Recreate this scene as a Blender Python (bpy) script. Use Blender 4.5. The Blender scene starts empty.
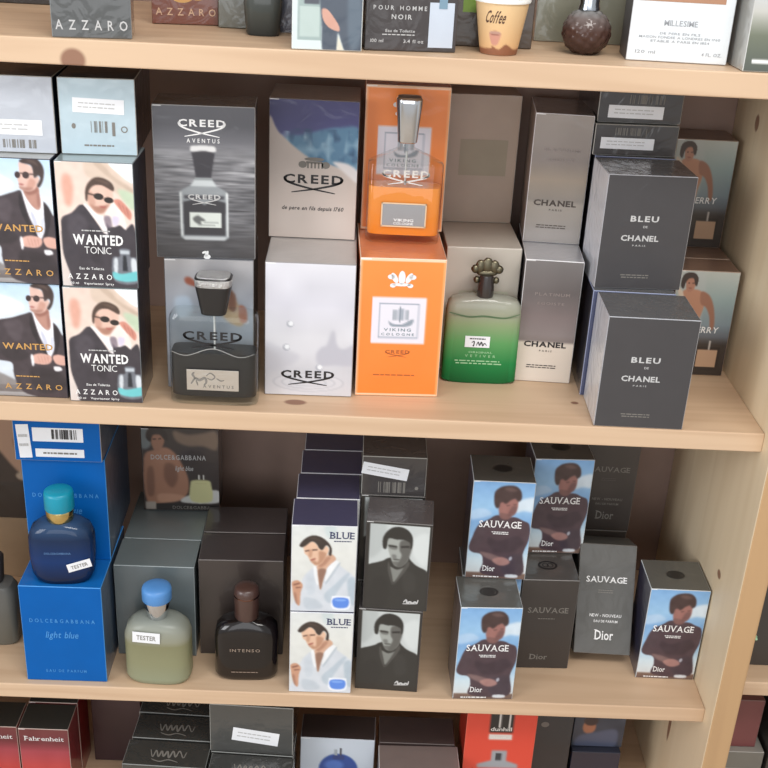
import bpy, bmesh, math, random
import numpy as np
from mathutils import Vector, Matrix

C = bpy.context.scene.collection
SC = bpy.context.scene
random.seed(4)

# ------------------------------------------------------------------ camera, world, lights, exposure
def S(c):
    """sRGB 0-255 -> linear rgba"""
    o = []
    for v in c[:3]:
        v = v / 255.0
        o.append(v / 12.92 if v <= 0.04045 else ((v + 0.055) / 1.055) ** 2.4)
    return (o[0], o[1], o[2], 1.0)

cam_d = bpy.data.cameras.new('camera')
cam = bpy.data.objects.new('camera', cam_d); C.objects.link(cam)
cam_d.sensor_width = 36.0
cam_d.lens = 1131.0 / 768.0 * 36.0
cam_d.clip_start = 0.05
PITCH, YAW, ROLL = 0.4399, 0.0253, 0.0540
_f = Vector((math.sin(YAW) * math.cos(PITCH), math.cos(YAW) * math.cos(PITCH), -math.sin(PITCH)))
_r = Vector((math.cos(YAW), -math.sin(YAW), 0)); _u = _r.cross(_f)
_r2 = math.cos(ROLL) * _r + math.sin(ROLL) * _u; _u2 = -math.sin(ROLL) * _r + math.cos(ROLL) * _u
cam.matrix_world = Matrix(((_r2.x, _u2.x, -_f.x, 0.0), (_r2.y, _u2.y, -_f.y, -1.2), (_r2.z, _u2.z, -_f.z, 0.6064), (0, 0, 0, 1)))
SC.camera = cam

world = bpy.data.worlds.new('shop_daylight'); SC.world = world
world.use_nodes = True
world.node_tree.nodes['Background'].inputs[0].default_value = (0.97, 0.985, 1.0, 1)
world.node_tree.nodes['Background'].inputs[1].default_value = 0.82

def area(name, loc, target, size, sy, power, col):
    l = bpy.data.lights.new(name, 'AREA'); l.shape = 'RECTANGLE'; l.size = size; l.size_y = sy
    l.energy = power; l.color = col
    o = bpy.data.objects.new(name, l); C.objects.link(o); o.location = loc
    o.rotation_euler = (Vector(target) - Vector(loc)).to_track_quat('-Z', 'Y').to_euler()
    return o
area('shop_window_daylight', (-2.9, -2.3, 1.15), (0.0, 0.1, 0.0), 1.7, 1.7, 88, (0.97, 0.98, 1.0))
area('front_fill', (-0.3, -4.2, 0.7), (0.0, 0.1, 0.0), 3.2, 2.0, 52, (0.95, 0.97, 1.0))  # added fill behind the camera, brightens the depths of the shelves
area('ceiling_tube_light', (0.5, -1.5, 2.1), (0.0, 0.1, 0.1), 1.6, 0.5, 54, (1.0, 0.97, 0.93))

SC.view_settings.view_transform = 'Standard'
SC.view_settings.look = 'None'
SC.view_settings.gamma = 1.0
SC.view_settings.use_curve_mapping = False
SC.view_settings.exposure = -0.42
SC.cycles.use_denoising = True
SC.cycles.max_bounces = 10
SC.cycles.transparent_max_bounces = 16
SC.cycles.caustics_reflective = False
SC.cycles.caustics_refractive = False

# ------------------------------------------------------------------ materials
MATS = {}
def new_mat(name):
    m = bpy.data.materials.new(name); m.use_nodes = True
    return m, m.node_tree, m.node_tree.nodes['Principled BSDF']
def crinkle(nt, b, scale, strength, socket='Coat Normal'):
    tc = nt.nodes.new('ShaderNodeTexCoord'); n = nt.nodes.new('ShaderNodeTexNoise'); bp = nt.nodes.new('ShaderNodeBump')
    n.inputs['Scale'].default_value = scale; n.inputs['Detail'].default_value = 2
    n.inputs['Distortion'].default_value = 1.5
    bp.inputs['Strength'].default_value = strength; bp.inputs['Distance'].default_value = 0.004
    nt.links.new(tc.outputs['Object'], n.inputs['Vector']); nt.links.new(n.outputs['Fac'], bp.inputs['Height'])
    nt.links.new(bp.outputs['Normal'], b.inputs[socket])
def paper(c, rough=0.45, coat=0.0, metal=0.0, bump=0.35, spec=0.5):
    """printed card; coat > 0 is the clear film wrapped round it"""
    key = ('p', tuple(c), rough, coat, metal, bump, spec)
    if key in MATS: return MATS[key]
    m, nt, b = new_mat('card_%d' % len(MATS))
    tc = nt.nodes.new('ShaderNodeTexCoord'); n = nt.nodes.new('ShaderNodeTexNoise'); n.inputs['Scale'].default_value = 35
    mx = nt.nodes.new('ShaderNodeMix'); mx.data_type = 'RGBA'
    a = S(c); mx.inputs['A'].default_value = a
    mx.inputs['B'].default_value = (a[0] * 0.86, a[1] * 0.86, a[2] * 0.86, 1)
    nt.links.new(tc.outputs['Object'], n.inputs['Vector']); nt.links.new(n.outputs['Fac'], mx.inputs['Factor'])
    nt.links.new(mx.outputs['Result'], b.inputs['Base Color'])
    b.inputs['Roughness'].default_value = rough; b.inputs['Metallic'].default_value = metal
    b.inputs['Specular IOR Level'].default_value = spec
    if coat > 0:
        b.inputs['Coat Weight'].default_value = coat; b.inputs['Coat Roughness'].default_value = 0.12
        crinkle(nt, b, 28, bump)
    MATS[key] = m
    return m
def art_mat(rough=0.42, coat=0.0, metal=0.0):
    key = ('art', rough, coat, metal)
    if key in MATS: return MATS[key]
    m, nt, b = new_mat('printed_card_%d' % len(MATS))
    at = nt.nodes.new('ShaderNodeAttribute'); at.attribute_name = 'Col'
    nt.links.new(at.outputs['Color'], b.inputs['Base Color'])
    b.inputs['Roughness'].default_value = rough; b.inputs['Metallic'].default_value = metal
    if coat > 0:
        b.inputs['Coat Weight'].default_value = coat; b.inputs['Coat Roughness'].default_value = 0.12
        crinkle(nt, b, 24, 0.3)
    MATS[key] = m
    return m
def metal(c, rough=0.18, bump=0.0, scale=150):
    key = ('m', tuple(c), rough, bump)
    if key in MATS: return MATS[key]
    m, nt, b = new_mat('metal_%d' % len(MATS))
    b.inputs['Base Color'].default_value = S(c); b.inputs['Metallic'].default_value = 1.0; b.inputs['Roughness'].default_value = rough
    if bump: crinkle(nt, b, scale, bump, 'Normal')
    MATS[key] = m
    return m
def plastic(c, rough=0.3, coat=0.0):
    key = ('pl', tuple(c), rough, coat)
    if key in MATS: return MATS[key]
    m, nt, b = new_mat('plastic_%d' % len(MATS))
    b.inputs['Base Color'].default_value = S(c); b.inputs['Roughness'].default_value = rough; b.inputs['Coat Weight'].default_value = coat
    b.inputs['Coat Roughness'].default_value = 0.05
    MATS[key] = m
    return m
def clear_glass(tint=(250, 252, 251), gloss_rough=0.03):
    """thin clear glass: tinted see-through with a Fresnel sheen"""
    key = ('g', tuple(tint), gloss_rough)
    if key in MATS: return MATS[key]
    m = bpy.data.materials.new('clear_glass_%d' % len(MATS)); m.use_nodes = True; nt = m.node_tree
    for n in list(nt.nodes):
        if n.type != 'OUTPUT_MATERIAL': nt.nodes.remove(n)
    out = [n for n in nt.nodes if n.type == 'OUTPUT_MATERIAL'][0]
    tr = nt.nodes.new('ShaderNodeBsdfTransparent'); gl = nt.nodes.new('ShaderNodeBsdfGlossy'); mx = nt.nodes.new('ShaderNodeMixShader'); lw = nt.nodes.new('ShaderNodeLayerWeight'); pw = nt.nodes.new('ShaderNodeMath'); fr = nt.nodes.new('ShaderNodeMath')
    tr.inputs['Color'].default_value = S(tint); gl.inputs['Roughness'].default_value = gloss_rough
    pw.operation = 'POWER'; pw.inputs[1].default_value = 4.0; fr.operation = 'MULTIPLY_ADD'; fr.inputs[1].default_value = 0.85; fr.inputs[2].default_value = 0.04
    nt.links.new(lw.outputs['Facing'], pw.inputs[0]); nt.links.new(pw.outputs[0], fr.inputs[0])
    nt.links.new(fr.outputs[0], mx.inputs[0]); nt.links.new(tr.outputs[0], mx.inputs[1]); nt.links.new(gl.outputs[0], mx.inputs[2])
    nt.links.new(mx.outputs[0], out.inputs[0])
    MATS[key] = m
    return m
def tinted(stops, zmax, alpha=0.35, rough=0.08):
    """coloured glass whose dye changes with height; alpha = how much is see-through"""
    m = bpy.data.materials.new('dyed_glass_%d' % len(MATS)); m.use_nodes = True; nt = m.node_tree
    b = nt.nodes['Principled BSDF']; out = [n for n in nt.nodes if n.type == 'OUTPUT_MATERIAL'][0]
    tc = nt.nodes.new('ShaderNodeTexCoord'); sp = nt.nodes.new('ShaderNodeSeparateXYZ'); mr = nt.nodes.new('ShaderNodeMapRange'); cr = nt.nodes.new('ShaderNodeValToRGB')
    mr.inputs['From Max'].default_value = zmax
    nt.links.new(tc.outputs['Object'], sp.inputs[0]); nt.links.new(sp.outputs['Z'], mr.inputs['Value']); nt.links.new(mr.outputs['Result'], cr.inputs['Fac'])
    el = cr.color_ramp.elements
    el[0].position = stops[0][0]; el[0].color = S(stops[0][1]); el[1].position = stops[-1][0]; el[1].color = S(stops[-1][1])
    for p, c in stops[1:-1]:
        e = el.new(p); e.color = S(c)
    nt.links.new(cr.outputs['Color'], b.inputs['Base Color'])
    b.inputs['Roughness'].default_value = rough
    tr = nt.nodes.new('ShaderNodeBsdfTransparent'); mx = nt.nodes.new('ShaderNodeMixShader'); mx.inputs[0].default_value = alpha
    nt.links.new(cr.outputs['Color'], tr.inputs['Color'])
    nt.links.new(b.outputs[0], mx.inputs[1]); nt.links.new(tr.outputs[0], mx.inputs[2]); nt.links.new(mx.outputs[0], out.inputs[0])
    MATS[('t', len(MATS))] = m
    return m
def wood(name, c1, c2, axis, knots=(), scale=1.0):
    """pine; grain runs along axis; knots = (centre, radii) in object space"""
    m, nt, b = new_mat(name)
    tc = nt.nodes.new('ShaderNodeTexCoord'); mp = nt.nodes.new('ShaderNodeMapping')
    sc = [20.0 * scale] * 3; sc[axis] = 0.9
    mp.inputs['Scale'].default_value = sc
    nt.links.new(tc.outputs['Object'], mp.inputs['Vector'])
    n1 = nt.nodes.new('ShaderNodeTexNoise'); n1.inputs['Scale'].default_value = 1.0; n1.inputs['Detail'].default_value = 3; n1.inputs['Distortion'].default_value = 0.6
    nt.links.new(mp.outputs[0], n1.inputs['Vector'])
    wv = nt.nodes.new('ShaderNodeMath'); wv.operation = 'MULTIPLY'; wv.inputs[1].default_value = 26.0
    nt.links.new(n1.outputs['Fac'], wv.inputs[0])
    sn = nt.nodes.new('ShaderNodeMath'); sn.operation = 'SINE'; nt.links.new(wv.outputs[0], sn.inputs[0])
    mr = nt.nodes.new('ShaderNodeMapRange'); mr.inputs['From Min'].default_value = -1.7; mr.inputs['From Max'].default_value = 1.9
    nt.links.new(sn.outputs[0], mr.inputs['Value'])
    n2 = nt.nodes.new('ShaderNodeTexNoise'); n2.inputs['Scale'].default_value = 3.0
    nt.links.new(tc.outputs['Object'], n2.inputs['Vector'])
    av = nt.nodes.new('ShaderNodeMix'); av.data_type = 'FLOAT'; av.inputs['Factor'].default_value = 0.45
    nt.links.new(mr.outputs[0], av.inputs['A']); nt.links.new(n2.outputs['Fac'], av.inputs['B'])
    mx = nt.nodes.new('ShaderNodeMix'); mx.data_type = 'RGBA'; mx.inputs['A'].default_value = S(c1); mx.inputs['B'].default_value = S(c2)
    nt.links.new(av.outputs['Result'], mx.inputs['Factor'])
    col = mx.outputs['Result']
    for ce, ra in knots:
        sb = nt.nodes.new('ShaderNodeVectorMath'); sb.operation = 'SUBTRACT'; sb.inputs[1].default_value = ce
        dv = nt.nodes.new('ShaderNodeVectorMath'); dv.operation = 'DIVIDE'; dv.inputs[1].default_value = ra
        ln = nt.nodes.new('ShaderNodeVectorMath'); ln.operation = 'LENGTH'
        nt.links.new(tc.outputs['Object'], sb.inputs[0]); nt.links.new(sb.outputs[0], dv.inputs[0]); nt.links.new(dv.outputs[0], ln.inputs[0])
        k = nt.nodes.new('ShaderNodeMapRange'); k.interpolation_type = 'SMOOTHSTEP'
        k.inputs['From Min'].default_value = 1.15; k.inputs['From Max'].default_value = 0.75; k.inputs['To Min'].default_value = 0; k.inputs['To Max'].default_value = 0.85
        nt.links.new(ln.outputs['Value'], k.inputs['Value'])
        m2 = nt.nodes.new('ShaderNodeMix'); m2.data_type = 'RGBA'; m2.inputs['B'].default_value = S((126, 82, 62))
        nt.links.new(k.outputs[0], m2.inputs['Factor']); nt.links.new(col, m2.inputs['A'])
        col = m2.outputs['Result']
    nt.links.new(col, b.inputs['Base Color'])
    b.inputs['Roughness'].default_value = 0.5
    return m

# ------------------------------------------------------------------ object helpers
def tag(o, label, cat, group=None, kind=None):
    o['label'] = label; o['category'] = cat
    if group: o['group'] = group
    if kind: o['kind'] = kind
    return o
def thing(name, loc, rot, label, cat, group=None):
    o = bpy.data.objects.new(name, None); C.objects.link(o); o.empty_display_size = 0.02
    o.location = loc; o.rotation_euler = (0, 0, rot)
    return tag(o, label, cat, group)
def part(name, me, parent=None, label=None, loc=None, rot=None):
    o = bpy.data.objects.new(name, me); C.objects.link(o)
    if parent: o.parent = parent
    if label: o['label'] = label
    if loc: o.location = loc
    if rot: o.rotation_euler = rot
    return o
def dup(root, loc, rot, label, group=None):
    r = root.copy(); C.objects.link(r); r.location = loc; r.rotation_euler = (0, 0, rot); r['label'] = label
    if group: r['group'] = group
    for ch in list(root.children):
        c = ch.copy(); C.objects.link(c); c.parent = r
        for g in list(ch.children):
            d = g.copy(); C.objects.link(d); d.parent = c
    return r
def mesh(name, verts, faces, mats, mi=None, smooth=False):
    me = bpy.data.meshes.new(name); me.from_pydata([tuple(v) for v in verts], [], faces)
    for m in mats: me.materials.append(m)
    if mi:
        for p, i in zip(me.polygons, mi): p.material_index = i
    if smooth:
        for p in me.polygons: p.use_smooth = True
    me.update()
    return me
def bm_mesh(name, bm, mats, smooth=None):
    me = bpy.data.meshes.new(name); bm.normal_update(); bm.to_mesh(me); bm.free()
    for m in mats: me.materials.append(m)
    if smooth is not None:
        for p in me.polygons: p.use_smooth = True
        me.set_sharp_from_angle(angle=smooth)
    return me
def bm_box(bm, x0, x1, y0, y1, z0, z1, bev=0.0, mi=0):
    r = bmesh.ops.create_cube(bm, size=1.0)
    vs = r['verts']
    for v in vs:
        v.co = Vector((x0 if v.co.x < 0 else x1, y0 if v.co.y < 0 else y1, z0 if v.co.z < 0 else z1))
    fs = set(f for v in vs for f in v.link_faces)
    if bev:
        es = list(set(e for v in vs for e in v.link_edges))
        g = bmesh.ops.bevel(bm, geom=es, offset=bev, segments=2, affect='EDGES', profile=0.5)
        fs = set(g['faces']) | set(f for f in fs if f.is_valid)
        vs2 = set(v for f in fs for v in f.verts)
        fs = set(f for v in vs2 for f in v.link_faces)
    for f in fs: f.material_index = mi
    return fs
def box_mesh(name, dims, mat, bev=0.001):
    bm = bmesh.new(); bm_box(bm, *dims, bev=bev)
    return bm_mesh(name, bm, [mat])
def ring(rx, ry, p, n):
    pts = []
    for i in range(n):
        a = 2 * math.pi * i / n; c, s = math.cos(a), math.sin(a)
        pts.append((rx * math.copysign(abs(c) ** (2.0 / p), c), ry * math.copysign(abs(s) ** (2.0 / p), s)))
    return pts
def loft(name, secs, mat, n=48, smooth=math.radians(40), cap=True):
    """secs = (z, rx, ry, exponent); closed solid of stacked rounded outlines"""
    bm = bmesh.new(); rows = []
    for z, rx, ry, p in secs:
        rows.append([bm.verts.new((x, y, z)) for x, y in ring(rx, ry, p, n)])
    for a, b in zip(rows, rows[1:]):
        for i in range(n):
            bm.faces.new((a[i], a[(i + 1) % n], b[(i + 1) % n], b[i]))
    if cap:
        bm.faces.new(list(reversed(rows[0]))); bm.faces.new(rows[-1])
    return bm_mesh(name, bm, [mat], smooth)

# ------------------------------------------------------------------ lettering
_GL = {}
def glyphs(s, bold=0.0):
    if (s, bold) in _GL: return _GL[(s, bold)]
    cu = bpy.data.curves.new('t', 'FONT'); cu.body = s; cu.offset = bold; cu.size = 1.0; cu.resolution_u = 2
    o = bpy.data.objects.new('t', cu); C.objects.link(o)
    dg = bpy.context.evaluated_depsgraph_get(); dg.update()
    me = bpy.data.meshes.new_from_object(o.evaluated_get(dg))
    v = [(p.co.x, p.co.y) for p in me.vertices]; f = [tuple(p.vertices) for p in me.polygons]
    bpy.data.objects.remove(o); bpy.data.curves.remove(cu); bpy.data.meshes.remove(me)
    if not v: v, f = [(0, 0), (0.1, 0), (0, 0.1)], [(0, 1, 2)]
    _GL[(s, bold)] = (v, f)
    return v, f
SERIF = {'A': ((0.04, 0), (0.96, 0)), 'U': ((0.06, 1), (0.94, 1)), 'V': ((0.04, 1), (0.96, 1)), 'E': ((0.08, 0), (0.08, 1)), 'L': ((0.08, 0), (0.08, 1)),
         'B': ((0.06, 0), (0.06, 1)), 'D': ((0.06, 0), (0.06, 1)), 'i': ((0.5, 0),), 'r': ((0.2, 0),), 'F': ((0.08, 0), (0.08, 1)), 'h': ((0.1, 0), (0.9, 0)), 'n': ((0.1, 0), (0.9, 0))}
def word(s, x0, x1, zb, zt, spacing=0.0, serif=False, slant=0.0, bold=0.012):
    """flat letter shapes filling x0..x1 and zb..zt"""
    V, F = [], []; pen = 0.0
    hv = 0.73
    for ch in s:
        if ch == ' ': pen += 0.35 + spacing; continue
        v, f = glyphs(ch, bold); mn = min(p[0] for p in v); mxx = max(p[0] for p in v)
        o = len(V); V += [(p[0] - mn + pen, p[1]) for p in v]; F += [tuple(i + o for i in q) for q in f]
        wd = mxx - mn
        if serif:
            for fx, top in SERIF.get(ch, ()):
                yb = hv - 0.05 if top else 0.0
                o = len(V); cx = pen + fx * wd
                V += [(cx - 0.12, yb), (cx + 0.12, yb), (cx + 0.12, yb + 0.05), (cx - 0.12, yb + 0.05)]; F.append((o, o + 1, o + 2, o + 3))
        pen += wd + 0.09 + spacing
    mnx = min(p[0] for p in V); mxx = max(p[0] for p in V)
    sx = (x1 - x0) / (mxx - mnx); sz = (zt - zb) / hv
    return [(x0 + (p[0] - mnx) * sx + slant * p[1] * sz, zb + p[1] * sz) for p in V], F
def stroke(pts, wid):
    """tapered pen stroke through smooth points"""
    P = []
    for i in range(len(pts) - 1):
        p0 = pts[max(i - 1, 0)]; p1 = pts[i]; p2 = pts[i + 1]; p3 = pts[min(i + 2, len(pts) - 1)]
        for k in range(6):
            t = k / 6.0
            P.append(tuple(0.5 * (2 * b + (c - a) * t + (2 * a - 5 * b + 4 * c - d) * t * t + (3 * b - a - 3 * c + d) * t ** 3) for a, b, c, d in zip(p0, p1, p2, p3)))
    P.append(pts[-1]); V, F = [], []; n = len(P)
    for i, p in enumerate(P):
        q = P[min(i + 1, n - 1)]; o = P[max(i - 1, 0)]; dx, dz = q[0] - o[0], q[1] - o[1]; L = math.hypot(dx, dz) or 1
        w = wid * (0.35 + 0.65 * math.sin(math.pi * min(1, (i + 1.0) / n)) ** 0.7) * 0.5
        V += [(p[0] - dz / L * w, p[1] + dx / L * w), (p[0] + dz / L * w, p[1] - dx / L * w)]
    for i in range(n - 1): F.append((2 * i, 2 * i + 1, 2 * i + 3, 2 * i + 2))
    return V, F
def swash_logo(x0, x1, zt, k=1.0):
    """wide capitals whose first and last letters sweep down and cross"""
    W = x1 - x0; V, F = word('CREED', x0, x1, zt - 0.15 * W, zt, 0.08, bold=0.03)
    for mir in (0, 1):
        pts = [(0.03, -0.05), (0.01, -0.09), (0.05, -0.15), (0.2, -0.215), (0.5, -0.295), (0.87, -0.37)]
        pts = [(x0 + W * (1 - p[0] if mir else p[0]), zt + p[1] * W * k) for p in pts]
        v, f = stroke(pts, 0.036 * W); o = len(V); V = V + v; F = F + [tuple(i + o for i in q) for q in f]
    return V, F
def ell(cx, cz, rx, rz, rot=0.0, n=20):
    V = []
    for i in range(n):
        a = 2 * math.pi * i / n; x, z = rx * math.cos(a), rz * math.sin(a)
        V.append((cx + x * math.cos(rot) - z * math.sin(rot), cz + x * math.sin(rot) + z * math.cos(rot)))
    return V, [tuple(range(n))]
def rect(x0, x1, z0, z1): return [(x0, z0), (x1, z0), (x1, z1), (x0, z1)], [(0, 1, 2, 3)]
def oring(cx, cz, rx, rz, t, n=28):
    V = []; F = []
    for i in range(n):
        a = 2 * math.pi * i / n; V += [(cx + rx * math.cos(a), cz + rz * math.sin(a)), (cx + (rx - t) * math.cos(a), cz + (rz - t) * math.sin(a))]
    for i in range(n):
        j = (i + 1) % n; F.append((2 * i, 2 * j, 2 * j + 1, 2 * i + 1))
    return V, F
def plume(cx, cz, s):
    """three-feather emblem"""
    out = [ell(cx, cz + 0.12 * s, 0.2 * s, 0.42 * s), ell(cx - 0.42 * s, cz + 0.1 * s, 0.16 * s, 0.34 * s, 0.5), ell(cx + 0.42 * s, cz + 0.1 * s, 0.16 * s, 0.34 * s, -0.5),
           ell(cx - 0.62 * s, cz + 0.16 * s, 0.2 * s, 0.15 * s), ell(cx + 0.62 * s, cz + 0.16 * s, 0.2 * s, 0.15 * s),
           ell(cx, cz - 0.3 * s, 0.55 * s, 0.1 * s), ell(cx - 0.5 * s, cz - 0.36 * s, 0.17 * s, 0.13 * s), ell(cx + 0.5 * s, cz - 0.36 * s, 0.17 * s, 0.13 * s)]
    return out
def flat(name, shapes, mat, y, plane='front'):
    """printed shapes joined into one flat mesh; plane front = xz at depth y, top = xy at height y"""
    V, F = [], []
    for v, f in shapes:
        o = len(V); V += v; F += [tuple(i + o for i in q) for q in f]
    if plane == 'front':
        VV = [(x, y, z) for x, z in V]
    else:
        VV = [(x, z, y) for x, z in V]
    return mesh(name, VV, F, [mat])

# ------------------------------------------------------------------ printed pictures: a small painter in numpy, one colour per grid point
class Art:
    def __init__(s, nx, ny, c):
        s.nx, s.ny = nx, ny
        s.x, s.y = np.meshgrid(np.linspace(0, 1, nx), np.linspace(0, 1, ny))
        s.a = np.zeros((ny, nx, 3)); s.a[:] = c
        s.asp = ny / float(nx)
    def put(s, mk, c, al=1.0):
        mk = (mk * al)[..., None]; s.a = s.a * (1 - mk) + np.array(c, float) * mk; return s
    def vgrad(s, stops):
        for k in range(3): s.a[..., k] = np.interp(s.y, [q[0] for q in stops], [q[1][k] for q in stops])
        return s
    def mask(s, pts, smooth=True, blur=0):
        P = np.array(pts, float)
        if smooth:
            Q = []; n = len(P)
            for i in range(n):
                p0, p1, p2, p3 = P[i - 1], P[i], P[(i + 1) % n], P[(i + 2) % n]
                for k in range(4):
                    t = k / 4.0
                    Q.append(0.5 * (2 * p1 + (p2 - p0) * t + (2 * p0 - 5 * p1 + 4 * p2 - p3) * t * t + (3 * p1 - p0 - 3 * p2 + p3) * t ** 3))
            P = np.array(Q)
        acc = np.zeros_like(s.x)
        for ox in (-0.33, 0, 0.33):
            for oy in (-0.33, 0, 0.33):
                X = s.x + ox / s.nx; Y = s.y + oy / s.ny; ins = np.zeros(X.shape, bool)
                x1, y1 = P[-1]
                for x2, y2 in P:
                    if y1 != y2:
                        cnd = ((y1 > Y) != (y2 > Y)) & (X < (x2 - x1) * (Y - y1) / (y2 - y1) + x1); ins ^= cnd
                    x1, y1 = x2, y2
                acc += ins
        acc /= 9.0
        for _ in range(blur):
            p = np.pad(acc, 1, mode='edge'); acc = (p[:-2, 1:-1] + p[2:, 1:-1] + p[1:-1, :-2] + p[1:-1, 2:] + 2 * p[1:-1, 1:-1]) / 6
        return acc
    def poly(s, c, pts, smooth=True, blur=0, al=1.0): return s.put(s.mask(pts, smooth, blur), c, al)
    def oval(s, c, cx, cy, rx, ry, soft=0.12, al=1.0, rot=0.0):
        dx, dy = (s.x - cx), (s.y - cy) * s.asp
        u = (dx * math.cos(rot) + dy * math.sin(rot)) / rx; v = (-dx * math.sin(rot) + dy * math.cos(rot)) / (ry * s.asp)
        return s.put(np.clip((1 - np.sqrt(u * u + v * v)) / soft + 0.5, 0, 1), c, al)
    def rect(s, c, x0, x1, y0, y1, al=1.0): return s.poly(c, [(x0, y0), (x1, y0), (x1, y1), (x0, y1)], False, 0, al)
    def noise(s, amt, sx, sy, seed=1, mk=None, c=None):
        r = np.random.RandomState(seed).rand(sy, sx)
        yi = np.linspace(0, sy - 1.001, s.ny); xi = np.linspace(0, sx - 1.001, s.nx); y0 = yi.astype(int); x0 = xi.astype(int); fy = (yi - y0)[:, None]; fx = (xi - x0)[None]
        g = r[y0][:, x0] * (1 - fy) * (1 - fx) + r[y0 + 1][:, x0] * fy * (1 - fx) + r[y0][:, x0 + 1] * (1 - fy) * fx + r[y0 + 1][:, x0 + 1] * fy * fx
        g = (g - 0.5)
        if mk is not None: g = g * mk
        if c is None: s.a = np.clip(s.a + g[..., None] * amt, 0, 255)
        else: s.put(np.clip(g * 2, 0, 1) * amt, c)
        return s
    def cols(s):
        v = np.clip(s.a, 0, 255) / 255.0
        lin = np.where(v <= 0.04045, v / 12.92, ((v + 0.055) / 1.055) ** 2.4)
        return np.concatenate([lin, np.ones(lin.shape[:2] + (1,))], -1).reshape(-1, 4)

def carton_mesh(w, d, h, side, top, front=None, art=None, edge=None, bev=0.0008):
    """box with chamfered edges; a picture is a coloured grid on the front face"""
    mats = [side, top, front or side, edge or side]
    bm = bmesh.new(); bmesh.ops.create_cube(bm, size=1.0)
    for v in bm.verts: v.co = Vector((v.co.x * w, v.co.y * d, 0.0005 if v.co.z < 0 else h))
    bmesh.ops.bevel(bm, geom=list(bm.edges), offset=bev, segments=1, affect='EDGES')
    bm.normal_update(); ff = None
    for f in bm.faces:
        n = f.normal
        if n.y < -0.99: f.material_index = 2; ff = f
        elif n.z > 0.99: f.material_index = 1
        elif max(abs(n.x), abs(n.y), abs(n.z)) > 0.99: f.material_index = 0
        else: f.material_index = 3
    if art is None: return bm_mesh('carton', bm, mats)
    bm.faces.remove(ff)
    nx, ny = art.nx, art.ny
    X = np.linspace(-w / 2 + bev, w / 2 - bev, nx); Z = np.linspace(h - bev, bev + 0.0005, ny)
    n0 = len(bm.verts)
    g = [[bm.verts.new((x, -d / 2, z)) for x in X] for z in Z]
    for j in range(ny - 1):
        for i in range(nx - 1):
            f = bm.faces.new((g[j][i], g[j + 1][i], g[j + 1][i + 1], g[j][i + 1])); f.material_index = 2
    me = bm_mesh('carton', bm, mats)
    at = me.color_attributes.new('Col', 'FLOAT_COLOR', 'POINT')
    col = np.ones((len(me.vertices), 4), np.float32); col[n0:n0 + nx * ny] = art.cols()
    at.data.foreach_set('color', col.ravel())
    return me
def put_at(L, rot, w, d, z):
    """base centre of a box whose front left corner stands at L"""
    c, s = math.cos(rot), math.sin(rot)
    return (L[0] + c * w / 2 - s * d / 2, L[1] + s * w / 2 + c * d / 2, z)
def flatten(pr):
    out = []
    for p in pr: out += p if isinstance(p, list) else [p]
    return out
class Kind:
    """one design of carton: its mesh and its printed parts; made once, then copied"""
    def __init__(s, name, w, d, h, me, prints=()):
        s.name, s.w, s.d, s.h, s.me, s.prints, s.first = name, w, d, h, me, prints, None
    def set(s, L, z, rot_deg, label, group=None, cat='perfume box'):
        rot = math.radians(rot_deg); loc = put_at(L, rot, s.w, s.d, z)
        if s.first is None:
            t = thing(s.name, loc, rot, label, cat, group); part('carton', s.me, t)
            for nm, me, lb in flatten(s.prints): part(nm, me, t, lb)
            s.first = t
            return t
        t = dup(s.first, loc, rot, label, group)
        if not group and 'group' in t: del t['group']
        return t
def FX(w, u): return (u - 0.5) * w
def FZ(h, v): return (1 - v) * h
def txt(w, h, s, u0, u1, v0, v1, **k): return word(s, FX(w, u0), FX(w, u1), FZ(h, v1), FZ(h, v0), **k)
EPS = 0.00035

# ------------------------------------------------------------------ bookcase and room
ZT, ZM, ZB, ZL = 0.4177, 0.0, -0.4202, -0.70
PINE_A, PINE_B = (188, 156, 126), (218, 190, 160)
XR = 0.488
floor = part('floor', box_mesh('floor', (-3.0, 3.0, -4.0, 1.0, -1.06, -1.02), wood('floor_wood', (176, 162, 146), (198, 184, 166), 0)))
floor['kind'] = 'structure'
wall = part('wall_back', box_mesh('wall_back', (-3.0, 3.0, 0.36, 0.44, -1.02, 1.6), paper((120, 108, 98), 0.8)))
wall['kind'] = 'structure'

def static(name, me, parent, label=None):
    o = part(name, me, parent, label); o.location = -parent.location
    return o
case = thing('bookcase', (-0.066, 0.16, -1.02), 0, 'tall pine shelving unit holding all the perfume boxes, dark back', 'shelving unit')
pine_x = [wood('pine_shelf_high', PINE_A, PINE_B, 0, [((-0.307, -0.006, 0.3965), (0.0135, 0.02, 0.0125))]),
          wood('pine_shelf_middle', PINE_A, PINE_B, 0, [((-0.0747, 0.0255, 0.0), (0.0138, 0.0075, 0.01)), ((0.269, 0.057, 0.0), (0.005, 0.004, 0.01))]),
          wood('pine_shelf_low', PINE_A, PINE_B, 0)]
for m, zt, zb in ((pine_x[0], ZT, 0.3911), (pine_x[1], ZM, -0.025), (pine_x[2], ZB, -0.443), (pine_x[2], ZL, -0.722)):
    static('shelf', box_mesh('shelf', (-0.62, XR, -0.006, 0.32, zb, zt), m, 0.0015), case)
pine_z = wood('pine_upright', (216, 194, 160), (236, 218, 188), 2,
              [((0.488, 0.0455, -0.2368), (0.02, 0.0075, 0.0065)), ((0.488, 0.2285, 0.3195), (0.02, 0.008, 0.011)), ((0.488, 0.113, -0.555), (0.02, 0.006, 0.03))], 0.7)
pine_edge = wood('pine_edge', (170, 136, 100), (196, 160, 118), 2, (), 0.7)
def upright(x0, x1):
    me = box_mesh('side_panel', (x0, x1, -0.035, 0.32, -1.02, 0.98), pine_z, 0.002)
    me.materials.append(pine_edge)
    for p in me.polygons:
        if p.normal.y < -0.9: p.material_index = 1
    return me
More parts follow.
